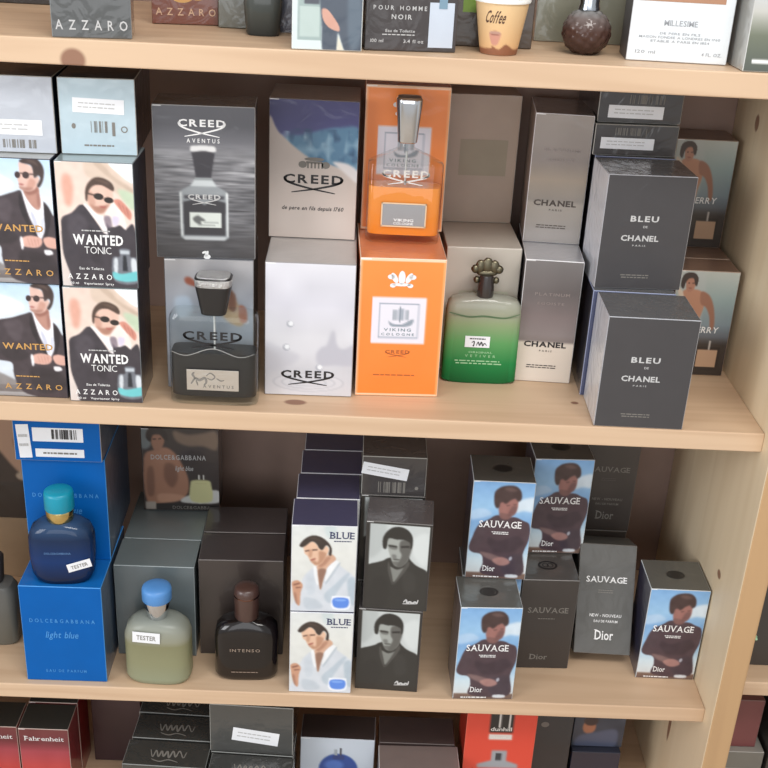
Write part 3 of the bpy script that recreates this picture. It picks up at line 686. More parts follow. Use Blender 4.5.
def art_coast():
    A = Art(80, 132, (130, 172, 216)); A.vgrad([(0, (122, 168, 216)), (.25, (148, 190, 226)), (.4, (122, 166, 212)), (.6, (142, 184, 220)), (.8, (200, 218, 228)), (.93, (208, 214, 216)), (.95, (120, 96, 84)), (1, (104, 82, 74))])
    A.poly((216, 226, 234), [(.7, .2), (1.02, .14), (1.02, .28), (.85, .28), (.72, .3)], blur=6, al=.85); A.poly((184, 208, 232), [(0, .3), (.2, .27), (.34, .33), (.1, .38), (0, .38)], blur=6, al=.7)
    A.poly((72, 55, 63), [(.01, .68), (.06, .56), (.14, .44), (.3, .38), (.42, .335), (.6, .35), (.74, .35), (.86, .38), (.965, .41), (1.0, .5), (.985, .6), (.92, .74), (.93, .96), (.28, .96), (.27, .84), (.23, .75), (.08, .73)], blur=1)
    A.poly((54, 40, 50), [(.3, .56), (.5, .6), (.8, .54), (.92, .62), (.7, .72), (.4, .7)], blur=6, al=.8); A.poly((70, 56, 64), [(.1, .5), (.24, .46), (.26, .6), (.1, .66)], blur=5, al=.6); A.poly((58, 50, 62), [(.6, .78), (.9, .74), (.92, .94), (.62, .94)], blur=5, al=.6)
    A.poly((150, 104, 98), [(.445, .19), (.555, .18), (.65, .15), (.745, .17), (.75, .25), (.72, .31), (.67, .337), (.6, .37), (.5, .36), (.45, .3), (.44, .25)], blur=2)
    A.poly((104, 74, 74), [(.66, .24), (.74, .24), (.72, .31), (.66, .34), (.6, .33)], blur=3, al=.75); A.poly((110, 78, 76), [(.47, .31), (.66, .33), (.6, .38), (.48, .36)], blur=2, al=.7)
    A.poly((64, 46, 46), [(.353, .18), (.355, .1), (.44, .05), (.565, .03), (.69, .036), (.775, .08), (.8, .155), (.75, .19), (.7, .16), (.63, .175), (.555, .215), (.5, .2), (.46, .21), (.445, .255), (.405, .262), (.37, .23)], blur=2)
    A.poly((110, 86, 82), [(.5, .06), (.62, .05), (.72, .08), (.6, .09)], blur=3, al=.6)
    A.poly((90, 60, 60), [(.56, .23), (.62, .222), (.62, .232), (.57, .24)], False, 1, .8); A.poly((90, 60, 60), [(.67, .216), (.73, .212), (.73, .222), (.68, .227)], False, 1, .8); A.poly((120, 70, 70), [(.61, .3), (.68, .293), (.66, .306)], blur=1, al=.7)
    A.poly((132, 106, 104), [(.2, .72), (.4, .74), (.56, .78), (.5, .82), (.3, .78)], blur=3, al=.8); A.poly((166, 124, 118), [(.42, .8), (.56, .77), (.68, .79), (.72, .83), (.62, .86), (.5, .85)], blur=2, al=.9)
    A.poly((190, 196, 208), [(.7, .775), (.74, .76), (.75, .79), (.71, .805)], blur=1, al=.8)
    A.poly((206, 212, 218), [(.68, .955), (.86, .955), (.86, .985), (.68, .985)], blur=1)
    A.noise(9, 14, 22, 6)
    return A
def art_jeans():
    A = Art(70, 120, (204, 216, 216)); A.rect((150, 168, 166), .07, .42, .42, .93); A.rect((176, 192, 188), .1, .39, .66, .9); A.rect((70, 74, 84), .16, .38, .5, .64)
    A.poly((64, 74, 88), [(.42, .4), (1.02, .4), (1.02, 1.02), (.78, 1.02), (.66, .86), (.64, 1.02), (.45, 1.02), (.42, .8)], blur=1); A.poly((92, 108, 122), [(.8, .5), (.98, .6), (.98, .95), (.82, .95)], blur=5, al=.7)
    A.poly((198, 150, 132), [(.42, .68), (.5, .68), (.62, .76), (.68, .82), (.66, .85), (.52, .82), (.44, .76)]); A.poly((210, 206, 190), [(.66, .88), (.76, 1.02), (.64, 1.02)], False, 1)
    return A
def art_red():
    A = Art(60, 100, (120, 30, 34)); A.vgrad([(0, (112, 52, 54)), (.18, (108, 40, 48)), (.3, (160, 62, 74)), (.6, (190, 60, 56)), (1, (70, 14, 18))]); A.noise(14, 5, 7, 2); return A
def art_azur():
    A = Art(64, 80, (198, 208, 220)); A.vgrad([(0, (196, 206, 218)), (1, (176, 190, 206))])
    A.oval((36, 72, 148), .52, .42, .27, .22, .1); A.oval((74, 112, 190), .46, .36, .13, .07, .5); A.rect((150, 160, 170), .46, .5, .14, .26); A.rect((60, 60, 70), .53, .56, .12, .25); A.rect((40, 60, 120), .44, .6, .22, .28)
    return A
def art_scarlet():
    A = Art(50, 110, (206, 64, 44)); A.vgrad([(0, (206, 64, 46)), (1, (220, 76, 54))]); A.rect((34, 30, 30), .33, .67, .05, .22); A.rect((214, 206, 200), .33, .67, .23, .275)
    for u in (.46, .6): A.rect((220, 214, 208), u, u + .025, .06, .18)
    A.poly((150, 154, 160), [(.4, .36), (.62, .36), (.62, .44), (.8, .47), (.8, .5), (.2, .5), (.2, .47), (.4, .44)], False, 1); A.rect((50, 52, 58), .46, .55, .38, .44)
    for r in ((.14, .15, .5, .98), (.84, .85, .5, .98)): A.rect((150, 50, 40), *r)
    return A
def art_dusk():
    A = Art(56, 70, (56, 62, 76)); A.noise(20, 6, 8, 3); A.oval((170, 112, 84), .3, .72, .13, .1, .3); A.oval((60, 44, 44), .32, .63, .14, .07, .3); A.poly((84, 92, 116), [(.1, .86), (.4, .8), (.8, .74), (.9, .84), (.8, 1.02), (.1, 1.02)], blur=3); return A
def art_field():
    A = Art(56, 90, (120, 122, 112)); A.vgrad([(0, (150, 136, 132)), (.3, (196, 200, 206)), (.5, (190, 190, 184)), (.7, (110, 116, 100)), (1, (84, 90, 84))]); A.oval((120, 90, 76), .62, .42, .14, .1, .5); A.rect((236, 236, 236), .1, .36, .9, .935); return A
def art_faces():
    A = Art(64, 100, (60, 46, 42)); A.poly((190, 152, 128), [(.2, .0), (1, .05), (1, .6), (.7, .62), (.4, .4), (.2, .2)], blur=2); A.poly((150, 104, 84), [(.6, .3), (1, .28), (1, .5), (.8, .56)], blur=3); A.poly((190, 170, 150), [(.6, .6), (1, .5), (1, .56), (.7, .66)], blur=1); A.rect((50, 42, 40), 0, 1, .68, 1, .9); return A

# ------------------------------------------------------------------ middle shelf: cartons
def spaced(w, h, s, u0, u1, v0, v1, **k): return txt(w, h, s, u0, u1, v0, v1, spacing=0.35, **k)
SIDE_TEAL = paper((34, 44, 58), 0.3, 0.8); TOP_TEAL = paper((150, 164, 166), 0.3, 0.6)
w, d, h = 0.085, 0.075, 0.1442
k_suit = Kind('perfume_box', w, d, h, carton_mesh(w, d, h, SIDE_TEAL, paper((176, 178, 176), 0.3, 0.5), SHINY, art_suit(), paper((60, 60, 70))),
    [pr('lettering', [txt(w, h, 'WANTED', .16, .84, .515, .57, bold=.02), spaced(w, h, 'AZZARO', .14, .93, .875, .925)] + lines(FX(w, .3), FX(w, .66), FZ(h, .815), 1, .0014, .002), GOLD, d, 'gold lettering')])
k_tonic = Kind('perfume_box', w, d, h, carton_mesh(w, d, h, SIDE_TEAL, TOP_TEAL, SHINY, art_tonic(), paper((120, 126, 130))),
    [pr('lettering', [txt(w, h, 'WANTED', .18, .83, .565, .645, bold=.035), txt(w, h, 'TONIC', .32, .67, .66, .72, bold=-.005), txt(w, h, 'Eau de Toilette', .24, .56, .83, .852), spaced(w, h, 'AZZARO', .08, .66, .885, .93), txt(w, h, '100 ml    Vaporisateur Spray', .1, .68, .955, .975)], INKW, d, 'white lettering'), pr('small_print', lines(FX(w, .28), FX(w, .68), FZ(h, .54), 1, .0014, .003, 9), INKG, d)])
k_suit.set((-.428, .009), ZM, 0, 'box with suited man in sunglasses and gold lettering, standing on the middle shelf board')
k_suit.set((-.427, .006), ZM + h, .2, 'box with suited man in sunglasses, second up at left end, above its twin')
k_tonic.set((-.339, .003), ZM, 1.0, 'box with sunglasses man and teal bottle picture, standing on the middle shelf board')
k_tonic.set((-.338, .004), ZM + h, .6, 'box with sunglasses man and teal bottle picture, stacked above its twin')
# lying on their backs, base towards the viewer
wl, dl, hl = 0.082, 0.135, 0.0835
PALE = paper((190, 196, 206), 0.3, 0.8, bump=0.8)
PALE2 = paper((186, 206, 216), 0.3, 0.8, bump=0.7)
def lying(name, w, d, h, frontm, side, stick, ink, L, z, rot, label):
    me = carton_mesh(w, d, h, side, side, frontm, None, paper((176, 176, 170), 0.4))
    t = thing(name, put_at(L, math.radians(rot), w, d, z), math.radians(rot), label, 'perfume box')
    part('carton', me, t)
    for (u0, u1, v0, v1, tilt) in stick:
        cx, cz = FX(w, (u0 + u1) / 2), FZ(h, (v0 + v1) / 2); rx, rz = (u1 - u0) * w / 2, (v1 - v0) * h / 2
        V, F = rect(-rx, rx, -rz, rz); ct, st = math.cos(tilt), math.sin(tilt)
        V = [(cx + x * ct - q * st, cz + x * st + q * ct) for x, q in V]
        s = part('sticker', flat('sticker', [(V, F)], STICK, -d / 2 - EPS), t, 'white price sticker')
        Ls = [([(cx + x * ct - q * st, cz + x * st + q * ct) for x, q in v], f) for v, f in lines(-rx * .8, rx * .8, rz * .25, 2, rz * .16, rz * .55)]
        part('small_print', flat('small_print', Ls, INKG, -d / 2 - 2 * EPS), s)
    if ink: part('barcode', flat('barcode', ink, INKDIM, -d / 2 - EPS), t)
    return t
z2 = ZM + 2 * h
lying('perfume_box', wl, dl, hl, PALE, SIDE_TEAL, [(-.2, .83, .56, .76, .0)], barcode(FX(wl, .3), FX(wl, .74), FZ(hl, .93), FZ(hl, .82), 3), (-.422, .026), z2, 2.0, 'pale silver box end with white sticker, lying at far left under the upper shelf')
lying('perfume_box', wl, dl, hl, PALE2, SIDE_TEAL, [(.18, .85, .26, .45, -.03)], barcode(FX(wl, .34), FX(wl, .62), FZ(hl, .7), FZ(hl, .55), 5) + [oring(FX(wl, .84), FZ(hl, .65), .0036, .0036, .0012), ell(FX(wl, .18), FZ(hl, .62), .0022, .003)] + [rect(FX(wl, .68), FX(wl, .72), FZ(hl, .74), FZ(hl, .56))] + lines(FX(wl, .3), FX(wl, .74), FZ(hl, .88), 1, .0018, .003),
      (-.3355, .031), z2, 4.0, 'pale teal box end with barcode, sticker and recycling mark, lying on the sunglasses stack')

# dark seascape box on the rider box
w, d, h = 0.104, 0.095, 0.166
RID = paper((128, 130, 138), 0.35, 0.5)
k_rider = Kind('perfume_box', w, d, h, carton_mesh(w, d, h, paper((60, 60, 64), 0.35, 0.6), RID, SHINY, art_rider(), paper((150, 150, 152))))
k_rider.set((-.232, .052), ZM, 2.5, 'grey box with horse painting, standing behind the black-bodied square bottle')
w, d, h = 0.1137, 0.062, 0.1772
k_sea = Kind('perfume_box', w, d, h, carton_mesh(w, d, h, paper((58, 58, 60), 0.3, 0.9), paper((110, 106, 104), 0.25, 1.0, bump=0.5), SHINY, art_aventus(), paper((168, 168, 168))),
    [pr('lettering', [swash_logo(FX(w, .25), FX(w, .71), FZ(h, .085)), spaced(w, h, 'AVENTUS', .33, .65, .205, .232)], INKW, d, 'white lettering'),
     pr('horse_emblem', [ell(0.001, FZ(h, .985), .004, .003), ell(.0005, FZ(h, .965), .0018, .004, -.4), ell(-.0022, FZ(h, .955), .0028, .0014, .4)], INKW, d, 'white horse emblem'),
     pr('bottle_lettering', [swash_logo(FX(w, .33), FX(w, .65), FZ(h, .565), .9)], INKG, d)])
k_sea.set((-.240, .054), ZM + .166, 3.4, 'dark grey box showing a perfume bottle on a seascape, on the horse-painting box')

# blue mountain box over misty white box
w, d, h = 0.106, 0.150, 0.1708
SIL = paper((190, 186, 184), 0.35, 0.4)
k_mist = Kind('perfume_box', w, d, h, carton_mesh(w, d, h, SIL, paper((186, 182, 180), 0.3, 0.5), SHINY, art_mist(), paper((150, 148, 150))),
    [pr('lettering', [swash_logo(FX(w, .19), FX(w, .79), FZ(h, .80), .82)], INKK, d, 'black lettering')])
k_mist.set((-.1135, .0435), ZM, 1.0, 'silvery white box with water drops and misty castle, on the middle shelf')
w, d, h = 0.1065, 0.090, 0.1695
k_peak = Kind('perfume_box', w, d, h, carton_mesh(w, d, h, SIL, paper((170, 156, 148), 0.3, 0.5), SHINY, art_peak(), paper((130, 124, 124))),
    [pr('lettering', [swash_logo(FX(w, .17), FX(w, .84), FZ(h, .525), .85)] + [txt(w, h, 'de pere en fils depuis 1760', .15, .85, .755, .785, slant=.2)], INKK, d, 'black lettering'),
     pr('emblem', [ell(FX(w, .38), FZ(h, .455), .005, .0042), ell(FX(w, .64), FZ(h, .455), .005, .0042), rect(FX(w, .42), FX(w, .6), FZ(h, .445), FZ(h, .43))] + [rect(FX(w, q), FX(w, q + .02), FZ(h, .48), FZ(h, .44)) for q in (.43, .47, .51, .55, .59)] + [ell(FX(w, .51), FZ(h, .415), .012, .0022)], INKDIM, d)])
k_peak.set((-.118, .135), ZM + .1708, 0, 'box with deep blue sky and snowy mountain, on the misty white box')

# orange boxes
def viking(d):
    w, h = 0.1015, 0.1785
    OR = paper((236, 118, 48), 0.35, 0.5)
    lab = [pr('lettering', [txt(w, h, 'VIKING', .31, .63, .49, .512, spacing=.2), txt(w, h, 'COLOGNE', .28, .67, .525, .543, spacing=.3)], paper((122, 142, 150)), d),
           pr('logo', [swash_logo(FX(w, .34), FX(w, .63), FZ(h, .65), .85)] + lines(FX(w, .2), FX(w, .76), FZ(h, .84), 1, .0014, .002), paper((176, 96, 50)), d),
           pr('plume_emblem', plume(FX(w, .49), FZ(h, .145), .0205), WHITE, d, 'white plume emblem')]
    return Kind('perfume_box', w, d, h, carton_mesh(w, d, h, OR, paper((226, 140, 96), 0.25, 0.9), SHINY, art_viking(), paper((246, 220, 196))), lab)
viking(0.135).set((-.0035, .051), ZM, 2.6, 'bright orange box with white ship label, standing on the middle shelf board')
viking(0.070).set((-.0055, .158), ZM + .1785, 1.5, 'orange box behind the chrome-capped bottle, stacked above the ship-label box')

# ivory boxes behind the green bottle
w, d, h = 0.0937, 0.17, 0.1674
IV = paper((196, 188, 176), 0.4, 0.2)
def ivory(d, m, ink): return Kind('perfume_box', w, d, h, carton_mesh(w, d, h, m, m, m, None, paper((214, 208, 198))), [pr('panel', [rect(FX(w, .2), FX(w, .86), FZ(h, .62), FZ(h, .34))], ink, d, 'faint grey-green label panel')])
ivory(.150, IV, paper((190, 188, 170))).set((.1035, .140), ZM, 2.0, 'ivory box standing directly behind the green bottle')
ivory(.060, paper((178, 160, 144), 0.4, 0.2), paper((160, 150, 130))).set((.099, .243), ZM + h, 3.5, 'plain beige box at the back, above the ivory one, right of the orange boxes')

# silver cartons
w, h = 0.072, 0.164
def silver(d, dark):
    sm = paper((176, 160, 146), 0.3, 0.5) if dark else paper((70, 66, 70), 0.3, 0.7)  # upper carton's brown top has the shelf underside's reflection painted in
    return Kind('perfume_box', w, d, h, carton_mesh(w, d, h, sm, paper((104, 96, 92) if dark else (170, 170, 174), 0.25, 0.7), art_mat(0.24, 0.5, 0.25), art_silver(dark), paper((226, 226, 228))),
        [pr('lettering', [txt(w, h, 'CHANEL', .12, .86, .655, .7, bold=.035), txt(w, h, 'PARIS', .4, .62, .725, .74, spacing=.3)] + lines(FX(w, .2), FX(w, .78), FZ(h, .86), 2, .0012, .003), INKK if not dark else paper((72, 62, 56)), d, 'dark lettering'),
         pr('title', [txt(w, h, 'PLATINUM', .22, .82, .255, .28, spacing=.1), txt(w, h, 'EGOISTE', .28, .74, .33, .352, spacing=.1)], paper((140, 128, 124)), d)])
silver(.150, False).set((.1985, .116), ZM, -3.0, 'silver and cream box with dark lettering, on the middle shelf beside the green bottle')
silver(.100, True).set((.202, .185), ZM + h, -4.0, 'silver box with painted reflections, upper of the two silver boxes, stacked above the cream-based one')

# blue-black cartons
w, d, h = 0.1058, 0.080, 0.1405
BLK = paper((66, 64, 66), 0.5, 0.25, bump=0.5); BLS = paper((216, 221, 230), 0.3, 0.7, bump=0.6); BLT = paper((96, 96, 98), 0.25, 0.9, bump=0.9)  # BLS: bright reflection off the wrap, painted as pale sides
k_noir = Kind('perfume_box', w, d, h, carton_mesh(w, d, h, BLS, BLT, BLK, None, paper((170, 172, 178))),
    [pr('lettering', [txt(w, h, 'BLEU', .31, .63, .345, .395, spacing=.05, bold=.03), txt(w, h, 'DE', .465, .515, .43, .45), txt(w, h, 'CHANEL', .23, .66, .515, .565, bold=.03), txt(w, h, 'PARIS', .37, .52, .598, .613, spacing=.25)], INKG, d, 'pale silver lettering'), pr('small_print', lines(FX(w, .26), FX(w, .64), FZ(h, .875), 2, .0013, .003, 5), INKDIM, d)])
k_noir.set((.282, -.004), ZM, -.7, 'wide dark charcoal box standing at the shelf edge on the middle shelf')
k_noir.set((.280, .088), ZM + h, 2.4, 'wide dark charcoal box set further back, upper of the charcoal pair')
w2, d2 = 0.100, 0.085
k_noir2 = Kind('perfume_box', w2, d2, h, carton_mesh(w2, d2, h, paper((44, 44, 52), 0.3, 0.8), BLT, paper((70, 78, 110), 0.3, 0.8), None, paper((150, 160, 190))))
k_noir2.set((.2785, .0795), ZM, -1.0, 'dark blue-edged box squeezed between the silver boxes and the charcoal pair, lower one')
k_noir2.set((.2790, .1755), ZM + h, 0, 'dark blue-edged box behind the upper charcoal box, rearmost of that column')
wq, dq, hq = 0.104, 0.11, 0.0385
BLB = paper((62, 58, 58), 0.3, 0.8, bump=0.6)
lying('perfume_box', wq, dq, hq, BLB, BLB, [(.08, .72, .42, .78, -.01)], barcode(FX(wq, .24), FX(wq, .62), FZ(hq, .34), FZ(hq, .1), 11), (.2755, .178), ZM + 2 * h, 3.0, 'black box end with sticker, lying on the charcoal column, lower of two')
lying('perfume_box', wq, dq, hq, BLB, BLB, [(.12, .78, .44, .84, -.01)], barcode(FX(wq, .36), FX(wq, .78), FZ(hq, .38), FZ(hq, .1), 12), (.2775, .186), ZM + 2 * h + hq, 3.0, 'black box end with sticker, lying topmost right under the upper shelf')

# beach photo boxes by the right-hand panel
w, h = 0.080, 0.1452
def beach(d): return Kind('perfume_box', w, d, h, carton_mesh(w, d, h, paper((140, 118, 100), 0.4, 0.4), paper((122, 96, 82), 0.35, 0.4), SHINY, art_beach(), paper((170, 150, 136))),
    [pr('lettering', [txt(w, h, 'BURBERRY', .1, .8, .52, .58, slant=.1)], INKW, d, 'white lettering')])
beach(.049).set((.3995, .157), ZM, 0, 'box with bare-chested man photo, on the middle shelf by the right panel')
beach(.0485).set((.4000, .2075), ZM, 0, 'box behind the lower bare-chested man box, only its brown top showing')
beach(.060).set((.3975, .252), ZM + h, 0, 'box with bare-chested man photo, raised at the back by the right panel')

# ------------------------------------------------------------------ bottom shelf: cartons
w, d, h = 0.106, 0.06, 0.1525
BLU = paper((0, 92, 172), 0.5, 0.0, spec=0.2); BLUS = paper((70, 88, 112), 0.35, 0.6); PALEINK = paper((70, 146, 214))
def azure(d): return Kind('perfume_box', w, d, h, carton_mesh(w, d, h, BLUS, paper((22, 108, 188), 0.25, 0.7), BLU, None, paper((70, 150, 220))),
    [pr('lettering', [txt(w, h, 'DOLCE&GABBANA', .1, .9, .33, .37, spacing=.3), txt(w, h, 'light blue', .28, .68, .46, .53, slant=.2), txt(w, h, 'EAU DE PARFUM', .25, .75, .87, .9, spacing=.2)], PALEINK, d, 'pale blue lettering')])
azure(.150).set((-.425, .0025), ZB, .5, 'bright blue box with the dark blue bottle standing on it')
azure(.150).set((-.4255, .0645), ZB + h, 1.5, 'bright blue box standing upright behind the dark blue bottle')
wl, hl = 0.109, 0.065
lying('perfume_box', wl, .135, hl, BLU, BLUS, [(.045, .19, .2, .93, .05)], None, (-.430, .0585), ZB + 2 * h - .0105 + .0105, 1.0, 'bright blue box end with barcode, lying on the upright blue box').name
t = [o for o in C.objects if o.get('label', '').startswith('bright blue box end')][0]
dd = .135
s1 = part('barcode_panel', flat('barcode_panel', [rect(FX(wl, .22), FX(wl, .8), FZ(hl, .56), FZ(hl, .26))], STICK, -dd / 2 - EPS), t, 'white barcode panel')
part('barcode', flat('barcode', barcode(FX(wl, .44), FX(wl, .74), FZ(hl, .5), FZ(hl, .29), 8), INKK, -dd / 2 - 2 * EPS), s1)
s2 = part('text_panel', flat('text_panel', [rect(FX(wl, .24), FX(wl, .8), FZ(hl, .9), FZ(hl, .72))], STICK, -dd / 2 - EPS), t, 'white text panel')
part('lettering', flat('lettering', lines(FX(wl, .32), FX(wl, .72), FZ(hl, .83), 1, .0024, .003, 4), INKDIM, -dd / 2 - 2 * EPS), s2)

# photo boxes at the far left of the bottom shelf
w, d, h = 0.105, 0.07, 0.105
k = Kind('perfume_box', w, d, h, carton_mesh(w, d, h, paper((176, 150, 122), 0.5), paper((190, 164, 136), 0.5), None, None, None)); k.set((-.555, .235), ZB, 0, 'plain tan box at the far left back of the bottom shelf')
w, d, h = 0.110, 0.07, 0.19
k = Kind('perfume_box', w, d, h, carton_mesh(w, d, h, BLACKCARD, BLACKCARD, SHINY, art_faces(), None)); k.set((-.557, .235), ZB + .105, 0, 'dark brown box with a face photo, standing on the plain tan box')

w, h = 0.1075, 0.148
GRY = paper((96, 106, 110), 0.35, 0.5); GRT = paper((110, 120, 122), 0.35, 0.5)
def grey(d): return Kind('perfume_box', w, d, h, carton_mesh(w, d, h, GRY, GRT, GRY, None, paper((150, 160, 162))))
grey(.065).set((-.316, .063), ZB, .5, 'slate grey box directly behind the frosted bottle with blue cap')
grey(.125).set((-.3155, .1295), ZB, .5, 'slate grey box behind its twin, under the two-figure photo box')
w, d, h = 0.109, 0.05, 0.134
k = Kind('perfume_box', w, d, h, carton_mesh(w, d, h, BLACKCARD, BLACKCARD, SHINY, art_couple(), paper((90, 80, 76))),
    [pr('lettering', [txt(w, h, 'DOLCE&GABBANA', .12, .83, .31, .37, spacing=.05), txt(w, h, 'light blue', .43, .66, .44, .5, slant=.15)], INKG, d, 'pale grey lettering'), pr('base_lettering', [txt(w, h, 'DOLCE&GABBANA', .38, .98, .935, .975)], INKDIM, d)])
k.set((-.3015, .2035), ZB + .148, 2.0, 'brown photo box with bare torso and pale bottle, standing at the back')
w, h = 0.114, 0.157
BRN = paper((60, 52, 49), 0.4, 0.5)
def umber(d): return Kind('perfume_box', w, d, h, carton_mesh(w, d, h, BRN, paper((66, 60, 60), 0.3, 0.7, bump=0.5), BRN, None, paper((106, 100, 98))))
umber(.066).set((-.2035, .070), ZB, 2.0, 'dark brown box directly behind the black bottle')
umber(.068).set((-.2055, .1385), ZB, 2.0, 'dark brown box behind its twin, nearest the back panel')

# white-shirt boxes in four rows
w, d, h = 0.0828, 0.064, 0.1315
NVT = paper((72, 71, 98), 0.3, 0.7, bump=0.5)
k_shirt = Kind('perfume_box', w, d, h, carton_mesh(w, d, h, paper((36, 34, 58), 0.3, 0.6), NVT, SHINY, art_white_shirt(), paper((206, 208, 214))),
    [pr('lettering', [txt(w, h, 'BLUE', .57, .955, .065, .14, serif=True)] + lines(FX(w, .64), FX(w, .94), FZ(h, .175), 1, .0014, .002), NAVYINK, d, 'navy lettering')])
nm = ['front', 'second', 'third', 'rearmost']
for i in range(4):
    y = -.002 + .0655 * i; x = -.075 + .0015 * i
    k_shirt.set((x, y), ZB, .5, ['box with white-shirted man, lower of the front pair beside the black bottle', 'white-shirt man box hidden behind the front pair, lower one of second row', 'white-shirt man box hidden behind the front pair, lower one of third row', 'white-shirt man box hidden behind the front pair, lower one of rearmost row'][i])
    k_shirt.set((x, y + .001), ZB + h, 1.2, ['box with white-shirted man, upper of the front pair, navy top fully showing', 'navy-topped box just behind the upper white-shirt man box, thin white strip showing', 'navy-topped box third from the front in the white-shirt row', 'navy-topped box at the back of the white-shirt row, under the shelf edge'][i])

# black-and-white portrait boxes
w, d, h = 0.084, 0.060, 0.1332
k_mono = Kind('perfume_box', w, d, h, carton_mesh(w, d, h, paper((58, 52, 50), 0.4, 0.5), paper((84, 78, 78), 0.25, 0.9, bump=0.8), SHINY, art_mono(), paper((92, 88, 86))),
    [pr('signature', [stroke([(FX(w, .63), FZ(h, .9)), (FX(w, .67), FZ(h, .87)), (FX(w, .69), FZ(h, .905)), (FX(w, .73), FZ(h, .89)), (FX(w, .77), FZ(h, .905)), (FX(w, .81), FZ(h, .888)), (FX(w, .84), FZ(h, .9)), (FX(w, .855), FZ(h, .86))], .0028), stroke([(FX(w, .62), FZ(h, .918)), (FX(w, .85), FZ(h, .908))], .0014)], INKG, d, 'white signature')])
k_mono.set((.0135, .0095), ZB, -2.6, 'black-and-white portrait box, lower of its pair, on the bottom shelf board')
k_mono.set((.0180, .0105), ZB + h, -3.2, 'black-and-white portrait box, upper of its pair, crumpled clear film on top')
for j in range(2): k_mono.set((.0105, .0735), ZB + j * h, 0, ['portrait box hidden behind the lower black-and-white portrait box', 'portrait box hidden behind the upper one, under the black stickered end'][j])
lying('perfume_box', .0835, .120, .0575, BLB, paper((96, 90, 88), 0.2, 1.0, bump=0.8), [(.0, .72, .22, .52, -.16)], barcode(FX(.0835, .26), FX(.0835, .7), FZ(.0575, .92), FZ(.0575, .64), 21) + [ell(FX(.0835, .86), FZ(.0575, .78), .0025, .0025)], (.010, .0735), ZB + 2 * h, 0, 'black box end with slanted white sticker, lying behind the portrait boxes')

# coast photo boxes and their dark siblings
w, d, h = 0.081, 0.070, 0.1505
CST = paper((92, 92, 88), 0.25, 0.8, bump=0.6); CSS = paper((58, 58, 78), 0.3, 0.7); EDG = paper((196, 202, 206))
def seal(d, h, ink, z=EPS): return ('seal', flat('seal', [oring(0, 0, .0125, .0095, .003), ell(0, 0, .0085, .006)], ink, h + z, 'top'), 'dark oval seal')
k_coast = Kind('perfume_box', w, d, h, carton_mesh(w, d, h, CSS, CST, SHINY, art_coast(), EDG),
    [pr('lettering', [txt(w, h, 'SAUVAGE', .15, .84, .39, .46, serif=True), txt(w, h, 'Dior', .27, .48, .855, .915, serif=True)] + lines(FX(w, .36), FX(w, .66), FZ(h, .51), 2, .0013, .0026, 3) + lines(FX(w, .12), FX(w, .56), FZ(h, .98), 1, .0018, .003, 4), INKW, d, 'white lettering'), seal(d, h, paper((44, 42, 40)))])
dk = 0.0775
DKF = paper((56, 51, 49), 0.4, 0.4)
k_dusk = Kind('perfume_box', dk, d, .1492, carton_mesh(dk, d, .1492, DKF, paper((78, 74, 70), 0.3, 0.8), DKF, None, paper((110, 106, 104))),
    [pr('lettering', [txt(dk, .1492, 'SAUVAGE', .15, .87, .3, .36, serif=True), txt(dk, .1492, 'Dior', .27, .6, .83, .89, serif=True)] + lines(FX(dk, .34), FX(dk, .68), FZ(.1492, .43), 1, .0012, .003), INKDIM, d, 'dim grey lettering'),
     ('seal', flat('seal', [oring(0, 0, .0135, .0105, .003), oring(-.003, 0, .0045, .005, .0013), oring(.0035, 0, .0045, .005, .0013)], paper((26, 24, 24)), .1492 + EPS, 'top'), 'black ring seal')])
k_coast.set((.145, -.0045), ZB, 2.2, 'blue sky photo box nearest the shelf edge, lower of the front pair')
k_coast.set((.1515, .0675), ZB, 0, 'blue sky photo box hidden behind the front one, under the upper box')
k_coast.set((.154, .062), ZB + h, -.4, 'blue sky photo box second up, right of the portrait boxes')
k_dusk.set((.2335, .065), ZB, 1.5, 'dark lettered box with ring seal on top, beside the blue sky pair')
k_dusk.set((.2345, .1365), ZB, 1.5, 'dark box hidden behind the ring-sealed one, under a blue sky box')
k_coast.set((.2425, .129), ZB + .1492, 2.4, 'blue sky photo box set back in shade above the ring-sealed dark box')
wb, hb, db = 0.0775, 0.1492, 0.060
def slab(w, h, m, ink, ink2): return Kind('perfume_box', w, db, h, carton_mesh(w, db, h, m, m, m, None, paper((110, 106, 102))),
    [pr('lettering', [txt(w, h, 'SAUVAGE', .14, .86, .29, .345, serif=True), txt(w, h, 'Dior', .34, .68, .775, .865, serif=True), txt(w, h, 'NEW - NOUVEAU', .24, .8, .63, .658), txt(w, h, 'EAU DE PARFUM', .32, .74, .685, .708)], ink, db, 'pale lettering'),
     pr('subtitle', lines(FX(w, .36), FX(w, .66), FZ(h, .42), 2, .0012, .003), ink2, db)])
lean = math.radians(22)
t = slab(.079, .156, paper((88, 87, 84), 0.5, 0.2, bump=0.8), INKW, INKDIM).set((.3185, .1), ZB, -2.5, 'charcoal box with white lettering, leaning back left of the lone blue sky box')
t.location = (.3585, .1283 - db / 2 * math.cos(lean), ZB + .0006 + db / 2 * math.sin(lean)); t.rotation_euler = (-lean, 0, math.radians(-2.0))
k = slab(wb, hb, paper((66, 59, 55), 0.45, 0.3), INKDIM, paper((90, 84, 80)))  # shade at the back painted in as darker card and dimmer ink
k.set((.3225, .1965), ZB, 0, 'dark box hidden behind the leaning charcoal box')
k.set((.3235, .1970), ZB + hb, -1.0, 'dark box in deep shade at the back, above and behind the leaning charcoal one')
k_coast.set((.4045, .0535), ZB, -.5, 'lone blue sky photo box standing by the right-hand panel')

